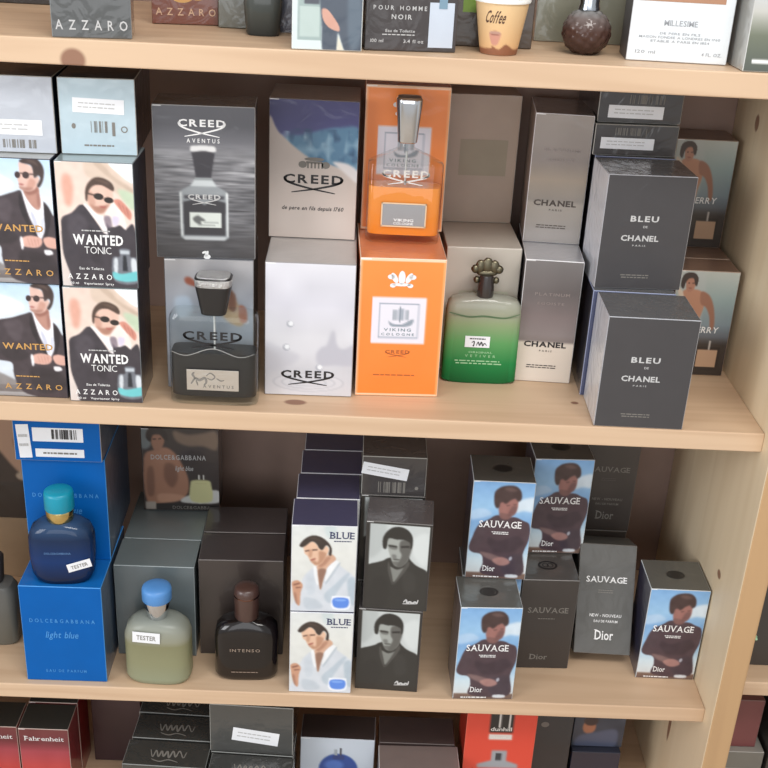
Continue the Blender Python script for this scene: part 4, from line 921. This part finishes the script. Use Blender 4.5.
# ------------------------------------------------------------------ lowest shelf: tops showing under the board
w, d, h = 0.072, 0.053, 0.14
k_red = Kind('perfume_box', w, d, h, carton_mesh(w, d, h, paper((150, 30, 36), 0.3, 0.6), paper((52, 54, 52), 0.3, 0.7, bump=0.5), SHINY, art_red(), paper((190, 170, 160))),
    [pr('lettering', [txt(w, h, 'Fahrenheit', .1, .9, .095, .155, serif=True, bold=.0)], INKW, d, 'white lettering')])
k_red.set((-.468, .062), ZL, 0, 'red box with white lettering, dark top fully showing, on the lowest shelf')
k_red.set((-.5425, .064), ZL, 0, 'red box cut off by the left picture edge, on the lowest shelf')
k_red.set((-.468, .118), ZL, 0, 'red box behind the dark-topped red one, on the lowest shelf')
w, d, h = 0.075, 0.07, 0.235
k = Kind('perfume_box', w, d, h, carton_mesh(w, d, h, paper((62, 40, 46), 0.4, 0.4), BLACKCARD)); k.set((-.385, .150), ZL, 0, 'plum-dark box in shade between the red and black embossed boxes')
w, d, h = 0.117, 0.049, 0.14
EMB = paper((60, 60, 58), 0.22, 1.0, bump=1.0)
k_emb = Kind('perfume_box', w, d, h, carton_mesh(w, d, h, EMB, EMB, EMB, None, paper((130, 132, 130))),
    [('lettering', flat('lettering', [stroke([(-.024, .006), (-.019, -.008), (-.016, .005), (-.011, -.007), (-.008, .004), (-.004, -.006), (0, .004), (.004, -.008), (.008, .005), (.013, -.006), (.017, .006), (.024, -.007), (.027, .004)], .0026), stroke([(-.02, -.012), (-.008, -.016), (.004, -.012), (.018, -.016)], .002)], INKDIM, h + EPS, 'top'), 'dim silver lettering')])
k_emb.set((-.306, .000), ZL, -2.0, 'black embossed box top nearest the front, left of the sticker box')
k_emb.set((-.302, .0525), ZL, -2.0, 'black embossed box top in the second row, left of the sticker box')
k_emb.set((-.302, .105), ZL, -2.0, 'black embossed box in the third row, mostly under the shelf board')
k_emb.set((-.186, -.022), ZL, -2.5, 'black embossed box top in front of the stickered box end')
k_emb.set((-.186, .030), ZL, -2.5, 'black embossed box hidden under the stickered box end')
lying('perfume_box', .117, .09, .085, paper((76, 76, 74), 0.3, 0.9, bump=0.8), EMB, [(.27, .83, .5, .77, -.12)], None, (-.187, .031), ZL + .14, -2.0, 'dark box end with white sticker, lying among the lowest boxes')
w, d, h = 0.108, 0.05, 0.14
k = Kind('perfume_box', w, d, h, carton_mesh(w, d, h, BLACKCARD, paper((66, 56, 54), 0.3, 0.5), SHINY, art_azur(), paper((190, 196, 204)))); k.set((-.061, .065), ZL, -1, 'pale box with a blue bottle picture, on the lowest shelf')
w, d, h = 0.114, 0.056, 0.14
k = Kind('perfume_box', w, d, h, carton_mesh(w, d, h, paper((110, 98, 94), 0.3, 0.6), paper((126, 112, 108), 0.25, 0.9, bump=0.6), None, None, paper((214, 212, 210)))); k.set((.053, -.001), ZL, 1.0, 'grey-brown box top with pale worn edges, on the lowest shelf')
w, d, h = 0.110, 0.056, 0.14
k = Kind('perfume_box', w, d, h, carton_mesh(w, d, h, paper((74, 60, 58), 0.3, 0.6), paper((76, 64, 62), 0.25, 0.9, bump=0.6), None, None, paper((90, 80, 76)))); k.set((.053, .060), ZL, 0, 'dull brown box top behind the pale-edged one, on the lowest shelf')
w, d, h = 0.100, 0.07, 0.235
k = Kind('perfume_box', w, d, h, carton_mesh(w, d, h, paper((190, 50, 38), 0.3, 0.6), paper((190, 50, 38)), SHINY, art_scarlet(), paper((226, 110, 90))),
    [pr('lettering', [txt(w, h, 'dunhill', .35, .65, .175, .205)] + lines(FX(w, .4), FX(w, .6), FZ(h, .258), 1, .002, .003), paper((226, 220, 214)), d, 'white lettering on black')])
k.set((.174, .040), ZL, 1.0, 'scarlet box with black label, on the lowest shelf')
w, d, h = 0.056, 0.08, 0.235
k = Kind('perfume_box', w, d, h, carton_mesh(w, d, h, paper((54, 54, 58), 0.4, 0.5), BLACKCARD), [pr('emblem', [ell(.004, .165, .008, .005), ell(-.014, .14, .006, .005)], INKDIM, d)]); k.set((.287, .110), ZL, 0, 'dark grey box right of the scarlet box, on the lowest shelf')
w, d, h = 0.075, 0.07, 0.080
k = Kind('perfume_box', w, d, h, carton_mesh(w, d, h, paper((40, 42, 62), 0.35, 0.6), paper((60, 64, 80), 0.3, 0.7))); k.set((.350, .120), ZL, 0, 'navy box lowest at right, under the dusky photo box')
w, d, h = 0.078, 0.07, 0.135
k = Kind('perfume_box', w, d, h, carton_mesh(w, d, h, paper((50, 52, 62), 0.35, 0.6), BLACKCARD, SHINY, art_dusk(), paper((80, 84, 92)))); k.set((.350, .132), ZL + .080, 0, 'dusky blue photo box near the right panel, on the navy box')

# ------------------------------------------------------------------ neighbouring unit
w, d, h = 0.13, 0.10, 0.22
k = Kind('perfume_box', w, d, h, carton_mesh(w, d, h, paper((58, 54, 52), 0.4, 0.5), BLACKCARD)); k.set((.530, .030), -.372, 0, 'black box on the neighbouring shelf beyond the upright')
w, d, h = 0.056, 0.07, 0.085
k = Kind('perfume_box', w, d, h, carton_mesh(w, d, h, paper((122, 66, 66), 0.4, 0.4), paper((140, 96, 92)), None, None, paper((150, 120, 116)))); k.set((.5375, .050), ZL + .165, 0, 'small maroon box below the neighbouring shelf board, on a grey box')
w, d, h = 0.07, 0.09, 0.165
k = Kind('perfume_box', w, d, h, carton_mesh(w, d, h, paper((120, 116, 108), 0.4, 0.4), paper((150, 146, 138)), None, None, paper((160, 156, 148))),
    [pr('label_panel', [rect(-.020, .028, h - .065, h - .03)], paper((160, 156, 148)), d), pr('emblem', [ell(.012, h - .045, .007, .0065), ell(-.014, h - .045, .006, .006)], INKK, d, None, 2 * EPS)])
k.set((.5350, .040), ZL, 0, 'grey box with dark round emblems beneath the small maroon box')
w, d, h = 0.06, 0.09, 0.25
k = Kind('perfume_box', w, d, h, carton_mesh(w, d, h, paper((56, 52, 50), 0.4, 0.5), BLACKCARD)); k.set((.609, .035), ZL, 0, 'dark box at the lower right picture edge, beside the maroon box')
bm = bmesh.new(); bmesh.ops.create_icosphere(bm, subdivisions=2, radius=.004)
for v in bm.verts: v.co.y *= 1.4; v.co.z *= .7; v.co.x *= .7 + .3 * math.sin(v.co.y * 900)
o = part('wall_plug', bm_mesh('wall_plug', bm, [plastic((150, 186, 150), .4)], 1.0), None, None, (.5232, -.0265, -.2825)); tag(o, 'tiny pale green plug stuck on the outer edge of the upright', 'plug')

# ------------------------------------------------------------------ upper shelf
w, d, h = 0.080, 0.050, 0.14
def letters_low(s, w, u0, u1, z0, z1, **k): return word(s, FX(w, u0), FX(w, u1), z0, z1, **k)
k = Kind('perfume_box', w, d, h, carton_mesh(w, d, h, paper((60, 62, 66), 0.3, 0.9), BLACKCARD, paper((74, 76, 76), 0.35, 0.8, bump=0.7), None, paper((130, 136, 140))),
    [pr('lettering', [letters_low('AZZARO', w, .05, .95, .0085, .0185, spacing=.45)], INKG, d, 'silver lettering')])
k.set((-.3275, -.003), ZT, 8.0, 'dark grey film-wrapped box with silver lettering, front left on the upper shelf')
w = 0.074
k = Kind('perfume_box', w, d, h, carton_mesh(w, d, h, paper((96, 54, 44), 0.3, 0.7), BLACKCARD, paper((116, 62, 46), 0.35, 0.7, bump=0.5), None, paper((120, 80, 66))),
    [pr('lettering', [letters_low('AZZARO', w, .06, .96, .0105, .0185, spacing=.4)], paper((206, 170, 140)), d, 'copper lettering'), pr('motif', [ell(-.003, .03, .012, .006), ell(.014, .031, .009, .004)], GOLD, d, 'gold motif')] )
k.set((-.2490, .125), ZT, 6.0, 'copper brown box set back behind the dark grey one, upper shelf')
k = Kind('perfume_box', .10, .06, .12, carton_mesh(.10, .06, .12, BLACKCARD, BLACKCARD)); k.set((-.490, .235), ZT, 0, 'black box at the back left corner of the upper shelf')
k = Kind('perfume_box', .03, .06, .12, carton_mesh(.03, .06, .12, paper((176, 128, 90), .5), paper((176, 128, 90), .5))); k.set((-.386, .235), ZT, 0, 'narrow tan box beside the black one at the back of the upper shelf')
k = Kind('perfume_box', .042, .05, .12, carton_mesh(.042, .05, .12, paper((104, 106, 98), .3, .8, bump=.7), BLACKCARD)); k.set((-.174, .120), ZT, 0, 'grey-green wrapped box between the copper box and the dark glass bottle')
k = Kind('perfume_box', .055, .05, .12, carton_mesh(.055, .05, .12, paper((70, 74, 92), .3, .8, bump=.7), BLACKCARD, None, None, paper((210, 212, 216)))); k.set((-.129, .105), ZT, 0, 'slate blue wrapped box behind the dark glass bottle on the upper shelf')
w, d, h = 0.0718, 0.05, 0.125
k = Kind('perfume_box', w, d, h, carton_mesh(w, d, h, paper((190, 200, 202), .4), paper((190, 200, 202), .4), SHINY, art_jeans(), paper((226, 232, 232)))); k.set((-.083, -.004), ZT, 4.0, 'pale box with green bottle and man in jeans, on the upper shelf')
w, d, h = 0.0962, 0.055, 0.125
k = Kind('perfume_box', w, d, h, carton_mesh(w, d, h, BLACKCARD, BLACKCARD, paper((58, 52, 52), .4, .5, bump=.4), None, paper((80, 76, 76))),
    [pr('lettering', [word('POUR HOMME', FX(w, .08), FX(w, .66), .0415, .046, spacing=.3), word('NOIR', FX(w, .28), FX(w, .5), .0325, .0375, spacing=.2), word('Eau de Toilette', FX(w, .22), FX(w, .54), .0195, .0225), word('100 ml', FX(w, .06), FX(w, .2), .009, .0125), word('3.4 fl oz', FX(w, .42), FX(w, .64), .009, .0125)] + lines(FX(w, .18), FX(w, .58), .0165, 1, .001, .002), INKG, d, 'pale grey lettering'),
     pr('bottle_picture', [rect(FX(w, .69), FX(w, .96), .005, .05)], paper((196, 206, 220)), d, 'pale blue bottle picture'),
     pr('pump_picture', [rect(FX(w, .79), FX(w, .88), .044, .075)], paper((120, 150, 170)), d, None, 2 * EPS)])
k.set((-.0085, .013), ZT, 7.0, 'black box with pale bottle picture, left of the coffee cup')
k = Kind('perfume_box', .095, .06, .13, carton_mesh(.095, .06, .13, paper((72, 60, 50), .4, .5), BLACKCARD), [pr('label_panel', [rect(-.03, .0, .036, .08)], paper((120, 150, 60)), .06, 'green panel')]); k.set((.078, .075), ZT, 0, 'dark brown box with a green panel behind the coffee cup')
k = Kind('perfume_box', .110, .06, .13, carton_mesh(.110, .06, .13, paper((140, 140, 124), .3, .9, bump=.8), BLACKCARD, None, None, paper((190, 192, 186)))); k.set((.184, .140), ZT, 0, 'olive grey wrapped box behind the textured glass bottle')
w, d, h = 0.1062, 0.05, 0.14
k = Kind('perfume_box', w, d, h, carton_mesh(w, d, h, paper((70, 66, 70), .4), WHITE, paper((226, 232, 236), .4, .3), None, paper((210, 214, 218))),
    [pr('lettering', [word('MILLESIME', FX(w, .33), FX(w, .66), .0375, .0435), word('DE PERE EN FILS', FX(w, .3), FX(w, .7), .0285, .031), word('MAISON FONDEE A LONDRES EN 1760', FX(w, .1), FX(w, .9), .0245, .027), word('ETABLIE A PARIS EN 1854', FX(w, .22), FX(w, .8), .0205, .023), word('120 ml', FX(w, .08), FX(w, .28), .0085, .012), word('4 FL. OZ.', FX(w, .74), FX(w, .94), .0085, .012)], paper((160, 164, 170)), d, 'grey lettering'),
     pr('label_panel', [rect(FX(w, .03), FX(w, .9), .0615, .125)], paper((176, 132, 104)), d, 'tan panel')])
k.set((.2695, .0355), ZT, -3.0, 'white box with small grey lettering, right part of the upper shelf')
w, d, h = 0.074, 0.055, 0.12
k = Kind('perfume_box', w, d, h, carton_mesh(w, d, h, paper((170, 172, 168), .3, .8, bump=.6), WHITE, SHINY, art_field(), paper((200, 202, 200))), [pr('lettering', lines(FX(w, .45), FX(w, .95), .026, 2, .003, .008), INKW, d)]); k.set((.3835, -.003), ZT, 2.0, 'box with green field photo at the right end of the upper shelf')

# coffee cup
def lathe(name, prof, mat, n=40, smooth=math.radians(50)):
    return loft(name, [(z, max(r, 1e-5), max(r, 1e-5), 2) for r, z in prof], mat, n, smooth, False)
cup = thing('coffee_cup', (.1337, .0405, ZT + .0004), math.radians(0), 'small paper coffee cup with brown wave and cup picture', 'cup')
nx, ny = 120, 40
A = Art(nx, ny, (222, 186, 138))
A.vgrad([(0, (226, 194, 148)), (1, (212, 170, 122))])
# u runs round the cup; the side facing the viewer is u = 0.75
A.poly((136, 88, 62), [(-.02, .9), (.62, .9), (.68, .84), (.74, .9), (.79, .8), (.83, .84), (.88, .9), (1.02, .9), (1.02, 1.1), (-.02, 1.1)], blur=0)
A.poly((196, 142, 124), [(.665, .58), (.745, .58), (.735, .76), (.72, .82), (.69, .82), (.675, .76)], blur=0); A.oval((150, 98, 84), .705, .585, .04, .045, .3); A.oval((226, 206, 190), .705, .575, .043, .03, .2, .4)
V, F = [], []
for j in range(ny):
    tt = 1 - j / (ny - 1.0); r = .0198 + .0085 * tt; z = .001 + .0525 * tt
    for i in range(nx):
        a = 2 * math.pi * i / nx; V.append((r * math.cos(a), r * math.sin(a), z))
for j in range(ny - 1):
    for i in range(nx): F.append((j * nx + i, (j + 1) * nx + i, (j + 1) * nx + (i + 1) % nx, j * nx + (i + 1) % nx))
me = mesh('paper_wall', V, F, [art_mat(.5)], None, True)
at = me.color_attributes.new('Col', 'FLOAT_COLOR', 'POINT'); at.data.foreach_set('color', A.cols().astype(np.float32).ravel())
part('paper_wall', me, cup)
part('rim', lathe('rim', [(.0268, .0525), (.0296, .0525), (.0302, .0545), (.0292, .0565), (.0272, .0565), (.0262, .0545), (.0200, .004), (.0001, .004)], plastic((238, 238, 234), .4)), cup, 'white rolled rim')
part('base', lathe('base', [(.0001, 0), (.0196, 0), (.0200, .001), (.0001, .0012)], plastic((150, 104, 76), .5)), cup)
v, f = word('Coffee', -.0205, .001, .033, .046, slant=.25)
def wrap_print(shapes, ink, name, parent, rad):
    V, F = [], []
    for vv, ff in shapes:
        o = len(V); F += [tuple(i + o for i in q) for q in ff]
        for x, z in vv:
            r = rad(z); a = -math.pi / 2 + x / r; V.append((r * math.cos(a), r * math.sin(a), z))
    return part(name, mesh(name, V, F, [ink]), parent)
wrap_print([(v, f)], paper((84, 56, 44)), 'lettering', cup, lambda z: .0198 + .0085 * (z - .001) / .0525 + .0004)

# dark glass bottle and textured glass bottle on the upper shelf
b = thing('perfume_bottle', (-.1205, .0885, ZT + .0004), 0, 'dark smoky glass bottle left of the jeans picture box', 'perfume bottle')
part('body', loft('body', [(0, .017, .015, 3), (.002, .0185, .0165, 3), (.03, .021, .0185, 3), (.062, .022, .019, 3), (.07, .018, .016, 2.5), (.074, .008, .008, 2)], tinted([(0, (58, 62, 62)), (.4, (84, 88, 84)), (1, (110, 114, 114))], .07, .3)), b)
part('cap', lathe('cap', [(.0001, .074), (.010, .074), (.010, .1), (.0001, .1)], metal((150, 152, 156), .25)), b)
b = thing('perfume_bottle', (.2297, .0655, ZT + .0004), 0, 'round glass bottle with bubbly texture over brown perfume, upper shelf', 'perfume bottle')
bm = bmesh.new(); bmesh.ops.create_icosphere(bm, subdivisions=5, radius=.0255); bm.normal_update()
dirs = []
for i in range(90):
    zz = 1 - 2 * (i + .5) / 90; r = math.sqrt(1 - zz * zz); a = i * 2.39996; dirs.append(Vector((r * math.cos(a), r * math.sin(a), zz)))
for v in bm.verts:
    q = v.co.normalized(); m = max(q.dot(e) for e in dirs); v.co = v.co * (1 + .055 * max(0, 1 - (1 - m) / .018)); v.co.z = max(v.co.z * .95, -.0225)
for v in bm.verts: v.co.z += .0225
part('body', bm_mesh('body', bm, [tinted([(0, (74, 52, 46)), (.55, (96, 70, 62)), (.8, (134, 120, 116)), (1, (170, 172, 172))], .047, .4, .05)], 1.0), b)
part('neck', lathe('neck', [(.0001, .046), (.012, .046), (.0105, .052), (.0105, .06), (.0001, .06)], metal((190, 196, 204), .2)), b)
part('cap', lathe('cap', [(.0001, .06), (.013, .06), (.014, .064), (.014, .095), (.0001, .097)], plastic((190, 204, 214), .15, .5)), b)

# ------------------------------------------------------------------ bottles
GL = clear_glass(); CHROME = metal((214, 216, 220), .12); SILVER = metal((196, 194, 192), .3)
def front_print(name, shapes, ink, y, parent, label=None): return part(name, flat(name, shapes, ink, y), parent, label)

def flask(loc, label, wid, dep, zfill, zbody, fill, capm, cap_secs, plaque, name_ink, plaque_m, text_w, zlogo, shoulder):
    b = thing('perfume_bottle', loc, 0, label, 'perfume bottle')
    hw, hd = wid / 2, dep / 2
    part('glass', loft('glass', [(0, hw * .93, hd * .9, 5), (.0015, hw * .99, hd * .98, 5), (.004, hw, hd, 6), (zbody - .010, hw, hd, 6)] + shoulder + [], GL, 56), b, 'clear glass shell')
    part('perfume', loft('perfume', [(.0105, hw * .95, hd * .88, 5), (.0125, hw * .965, hd * .92, 6), (zfill, hw * .965, hd * .92, 6)], fill, 56), b)
    part('dip_tube', lathe('dip_tube', [(.0001, zfill), (.0012, zfill), (.0012, zbody + .004), (.0001, zbody + .004)], plastic((210, 212, 212), .3)), b)
    part('cap', loft('cap', cap_secs, capm, 40, math.radians(35)), b)
    y = -hd - .0006
    u0, u1, z0, z1 = plaque
    p = part('plaque', box_mesh('plaque', (u0, u1, y - .0006, y, z0, z1), plaque_m, .0002), b, 'brushed silver plaque')
    front_print('logo', [swash_logo(-text_w / 2, text_w / 2, zlogo, .85)], name_ink, y, b)
    return b, p, y
# black-bodied square bottle
hw, hd = .0516, .0175
b, p, y = flask((-.1705, .0245, ZM + .0004), 'square clear bottle with black lower body and silver plaque, on the middle shelf', .1032, .035, .066, .1145, plastic((34, 34, 36), .3), plastic((36, 34, 34), .3),
    [(.112, .0135, .0115, 4), (.113, .0145, .0125, 4), (.144, .0205, .0155, 4), (.156, .0215, .016, 4), (.1575, .020, .015, 4)], (-.031, .030, .020, .0465), INKK, metal((224, 220, 214), .3, .15, 60), .068, .0950,
    [(.110, hw * .985, hd * .97, 5), (.1135, hw * .93, hd * .88, 5), (.1145, hw * .7, hd * .7, 4)])
part('lettering', flat('lettering', [word('AVENTUS', -.012, .024, .0235, .0275, spacing=.3)], INKDIM, y - .0009), p)
part('horse_emblem', flat('horse_emblem', [stroke([(-.026, .028), (-.021, .035), (-.016, .033), (-.010, .036), (-.008, .031), (-.011, .0265)], .003), stroke([(-.021, .035), (-.024, .040), (-.022, .043)], .0026), stroke([(-.008, .039), (-.003, .0425), (.002, .038), (-.002, .034), (-.007, .036)], .0016), stroke([(-.020, .033), (-.018, .026)], .0018), stroke([(.004, .036), (.009, .033), (.013, .034)], .0014)], INKDIM, y - .0009), p)
part('cap_top', loft('cap_top', [(.1572, .0192, .0142, 4), (.1586, .0188, .0138, 4), (.1592, .0165, .0115, 4)], metal((222, 222, 222), .3, .8, 400), 40), b, 'hammered silver top')
loft_front = loft('cap_band', [(.1465, .0201, .0154, 4), (.1475, .0210, .0159, 4), (.1552, .0219, .0164, 4), (.1560, .0212, .0159, 4)], metal((222, 222, 222), .3, .8, 400), 40)
part('cap_band', loft_front, b, 'hammered silver band')
front_print('liquid_edge', [stroke([(-.048, .0685), (-.03, .064), (0, .0735), (.03, .064), (.048, .0685)], .0012)], paper((150, 150, 148)), y, b)
# amber bottle with chrome cap
hw, hd = .0445, .016
b, p, y = flask((.0455, .1225, ZM + .1789), 'clear bottle with orange perfume and tall chrome cap, on an orange box', .089, .032, .069, .105, tinted([(0, (255, 146, 44)), (1, (252, 156, 66))], .07, .12), CHROME,
    [(.120, .0105, .009, 3), (.121, .0115, .0098, 3), (.145, .0135, .0115, 3), (.166, .0155, .013, 3), (.1705, .0155, .013, 3), (.173, .0135, .0115, 3)], (-.026, .026, .0225, .050), paper((226, 222, 216)), metal((196, 196, 200), .25), .056, .0905,
    [(.0965, hw * .98, hd * .97, 5), (.1035, hw * .68, hd * .85, 4), (.1105, hw * .36, hd * .7, 3), (.114, hw * .2, hd * .6, 2.5), (.121, hw * .19, hd * .55, 2)])
part('lettering', flat('lettering', [word('VIKING', -.012, .012, .0285, .032), word('COLOGNE', -.012, .012, .0245, .0275)], INKW, y - .0009), p)
part('plaque_edge', flat('plaque_edge', [rect(-.027, .027, .0495, .0512), rect(-.027, .027, .0213, .023), rect(-.027, -.0255, .022, .051), rect(.0255, .027, .022, .051)], paper((226, 196, 160)), y - .0008), p)
# green bottle with plume cap
b = thing('perfume_bottle', (.1525, .1165, ZM + .0004), 0, 'green bottle with dark cap and plume ornament, right of the orange boxes', 'perfume bottle')
hw, hd = .0475, .0165
part('glass', loft('glass', [(0, hw * .9, hd * .9, 4), (.003, hw, hd, 4.5), (.094, hw * .98, hd, 4.5), (.104, hw * .95, hd * .96, 4.5), (.110, hw * .86, hd * .86, 4), (.113, hw * .6, hd * .7, 3)], tinted([(0, (24, 124, 66)), (.25, (48, 166, 92)), (.5, (120, 194, 122)), (.72, (176, 196, 150)), (.82, (190, 194, 168)), (1, (196, 196, 184))], .113, .42), 56), b, 'glass fading from green base to clear shoulders')
front_print('liquid_edge', [stroke([(-.044, .096), (-.02, .091), (0, .0925), (.025, .091), (.044, .097)], .0022)], paper((84, 110, 78)), -hd - .0006, b)
part('neck', lathe('neck', [(.0001, .112), (.0095, .112), (.0105, .115), (.0105, .126), (.0085, .141), (.0001, .141)], plastic((52, 46, 44), .25, .5)), b, 'dark neck cap')
OLIVE = metal((112, 106, 88), .4)
bm = bmesh.new()
for cx, cz, rx, rz in ((0, .152, .0075, .011), (-.0085, .151, .0065, .009), (.0085, .151, .0065, .009), (-.0145, .148, .0055, .0055), (.0145, .148, .0055, .0055), (-.012, .134, .004, .0045), (.012, .134, .004, .0045), (0, .143, .013, .0045)):
    r = bmesh.ops.create_uvsphere(bm, u_segments=16, v_segments=10, radius=1.0)
    for v in r['verts']: v.co = Vector((v.co.x * rx + cx, v.co.y * .004, v.co.z * rz + cz))
part('plume_ornament', bm_mesh('plume_ornament', bm, [OLIVE], 1.0), b, 'olive gold plume ornament')
s = part('sticker', box_mesh('sticker', (-.0215, .0095, -hd - .0011, -hd - .0005, .0505, .0655), STICK, 0), b, 'small white price sticker')
part('lettering', flat('lettering', [stroke([(-.013, .057), (-.010, .0585), (-.0105, .0525), (-.0115, .0535)], .0014), stroke([(-.007, .053), (-.005, .058), (-.003, .0535), (-.001, .058), (.001, .0532), (.003, .0565), (.006, .0535)], .0014)] + lines(-.016, .006, .0615, 1, .0015, .003), INKK, -hd - .0014), s)
front_print('lettering', [word('VETIVER', -.02, .018, .037, .0405, spacing=.5), word('ORIGINAL', -.016, .014, .0425, .045)] + lines(-.034, .03, .031, 2, .0016, .0035, 8), paper((160, 206, 160)), -hd - .0006, b)

# dark blue bottle with teal cap, standing on the blue box
b = thing('perfume_bottle', (-.3700, .0270, ZB + .1529), math.radians(4), 'dark blue bottle with teal cap and tester sticker, on the bright blue box', 'perfume bottle')
rx, ry = .0415, .0225
part('glass', loft('glass', [(0, rx * .72, ry * .8, 3), (.004, rx * .84, ry * .92, 3), (.014, rx * .95, ry, 3.2), (.04, rx, ry, 3.2), (.066, rx * .99, ry, 3.2), (.078, rx * .88, ry * .94, 3), (.086, rx * .62, ry * .8, 2.6), (.0895, rx * .32, ry * .6, 2.2)],
     tinted([(0, (26, 36, 62)), (.4, (28, 66, 128)), (.75, (34, 58, 96)), (1, (70, 100, 140))], .09, .42, .05), 48), b, 'dark blue glass')
part('collar', lathe('collar', [(.0001, .088), (.0155, .088), (.0170, .0905), (.0176, .1035), (.0165, .1055), (.0001, .1055)], metal((222, 196, 130), .2)), b, 'gold collar')
part('cap', lathe('cap', [(.0001, .1045), (.0180, .1045), (.0186, .1057), (.0184, .1255), (.0176, .1290), (.0150, .1305), (.006, .1312), (.0001, .1312)], plastic((16, 142, 168), .35)), b, 'teal cap')
def tilted_sticker(parent, cx, cz, rx, rz, tilt, y, yaw, s, nm='sticker'):
    o = part(nm, box_mesh(nm, (-rx, rx, -.0003, .0003, -rz, rz), STICK, 0), parent, 'cream tester sticker', (cx, y, cz), (0, -tilt, yaw))
    q = part('lettering', flat('lettering', [word(s, -rx * .7, rx * .7, -rz * .45, rz * .45)], INKDIM, -.0006), o)
    return o
tilted_sticker(b, .0235, .0315, .0150, .0060, .22, -.0222, .18, 'TESTER')
front_print('lettering', [word('DOLCE&GABBANA', -.019, .014, .0485, .0515)], paper((90, 130, 180)), -.0229, b)

# frosted pale bottle with blue cap
b = thing('perfume_bottle', (-.2515, .0235, ZB + .0004), math.radians(-2), 'frosted pale yellow bottle with blue cap, at the front of the bottom shelf', 'perfume bottle')
rx, ry = .0437, .0245
part('glass', loft('glass', [(0, rx * .84, ry * .84, 3), (.003, rx * .93, ry * .93, 3), (.010, rx, ry, 3.2), (.074, rx, ry, 3.2), (.086, rx * .92, ry * .96, 3), (.0945, rx * .72, ry * .85, 2.6), (.0985, rx * .38, ry * .62, 2.2)],
     tinted([(0, (186, 192, 164)), (.35, (176, 176, 140)), (.66, (164, 162, 126)), (.74, (180, 180, 160)), (1, (178, 184, 176))], .098, .42, .3), 48), b, 'frosted glass')
part('collar', lathe('collar', [(.0001, .097), (.0125, .097), (.0130, .099), (.0178, .1235), (.0172, .126), (.0001, .126)], CHROME), b, 'chrome collar')
part('cap', lathe('cap', [(.0001, .1255), (.0186, .1255), (.0194, .1268), (.0194, .1400), (.0186, .1438), (.0155, .1458), (.006, .1468), (.0001, .1468)], plastic((84, 140, 202), .4)), b, 'sky blue cap')
tilted_sticker(b, -.0105, .0800, .0180, .0082, -.04, -.0254, .0, 'TESTER')

# black bottle with brown cap
b = thing('perfume_bottle', (-.1352, .0350, ZB + .0004), math.radians(2), 'glossy black bottle with dark brown cap, left of the white-shirt boxes', 'perfume bottle')
rx, ry = .0423, .0205
part('glass', loft('glass', [(0, rx * .82, ry * .82, 3.4), (.003, rx * .93, ry * .93, 3.6), (.010, rx, ry, 4), (.068, rx, ry, 4), (.080, rx * .95, ry * .97, 3.6), (.089, rx * .78, ry * .86, 3), (.0945, rx * .44, ry * .7, 2.4)], plastic((24, 19, 18), .14, .15), 48), b, 'glossy black glass')
part('cap', lathe('cap', [(.0001, .094), (.0150, .094), (.0160, .096), (.0164, .134), (.0154, .1400), (.0125, .1425), (.005, .1435), (.0001, .1435)], plastic((74, 52, 46), .35, .3)), b, 'dark brown cap')
part('cap_ring', lathe('cap_ring', [(.0162, .1285), (.0170, .129), (.0170, .1305), (.0162, .131)], metal((130, 96, 84), .25)), b, 'coppery ring')
front_print('lettering', [word('INTENSO', -.021, .019, .0505, .0555, spacing=.15)] + lines(-.02, .02, .016, 1, .0013, .003), paper((150, 132, 118)), -ry - .0006, b)

# grey bottle at the far left
b = thing('perfume_bottle', (-.4900, .0900, ZB + .0004), 0, 'smoky grey bottle with dark cap, cut off by the left picture edge', 'perfume bottle')
rx, ry = .0320, .0200
part('glass', loft('glass', [(0, rx * .9, ry * .9, 3.4), (.004, rx, ry, 4), (.085, rx, ry, 4), (.094, rx * .85, ry * .9, 3.4), (.098, rx * .4, ry * .6, 2.4)], tinted([(0, (120, 118, 108)), (1, (110, 110, 108))], .098, .25, .15), 40), b)
part('cap', loft('cap', [(.098, .013, .011, 3), (.099, .016, .013, 3), (.135, .018, .014, 3), (.138, .016, .012, 3)], plastic((52, 48, 48), .3), 32), b, 'dark cap')
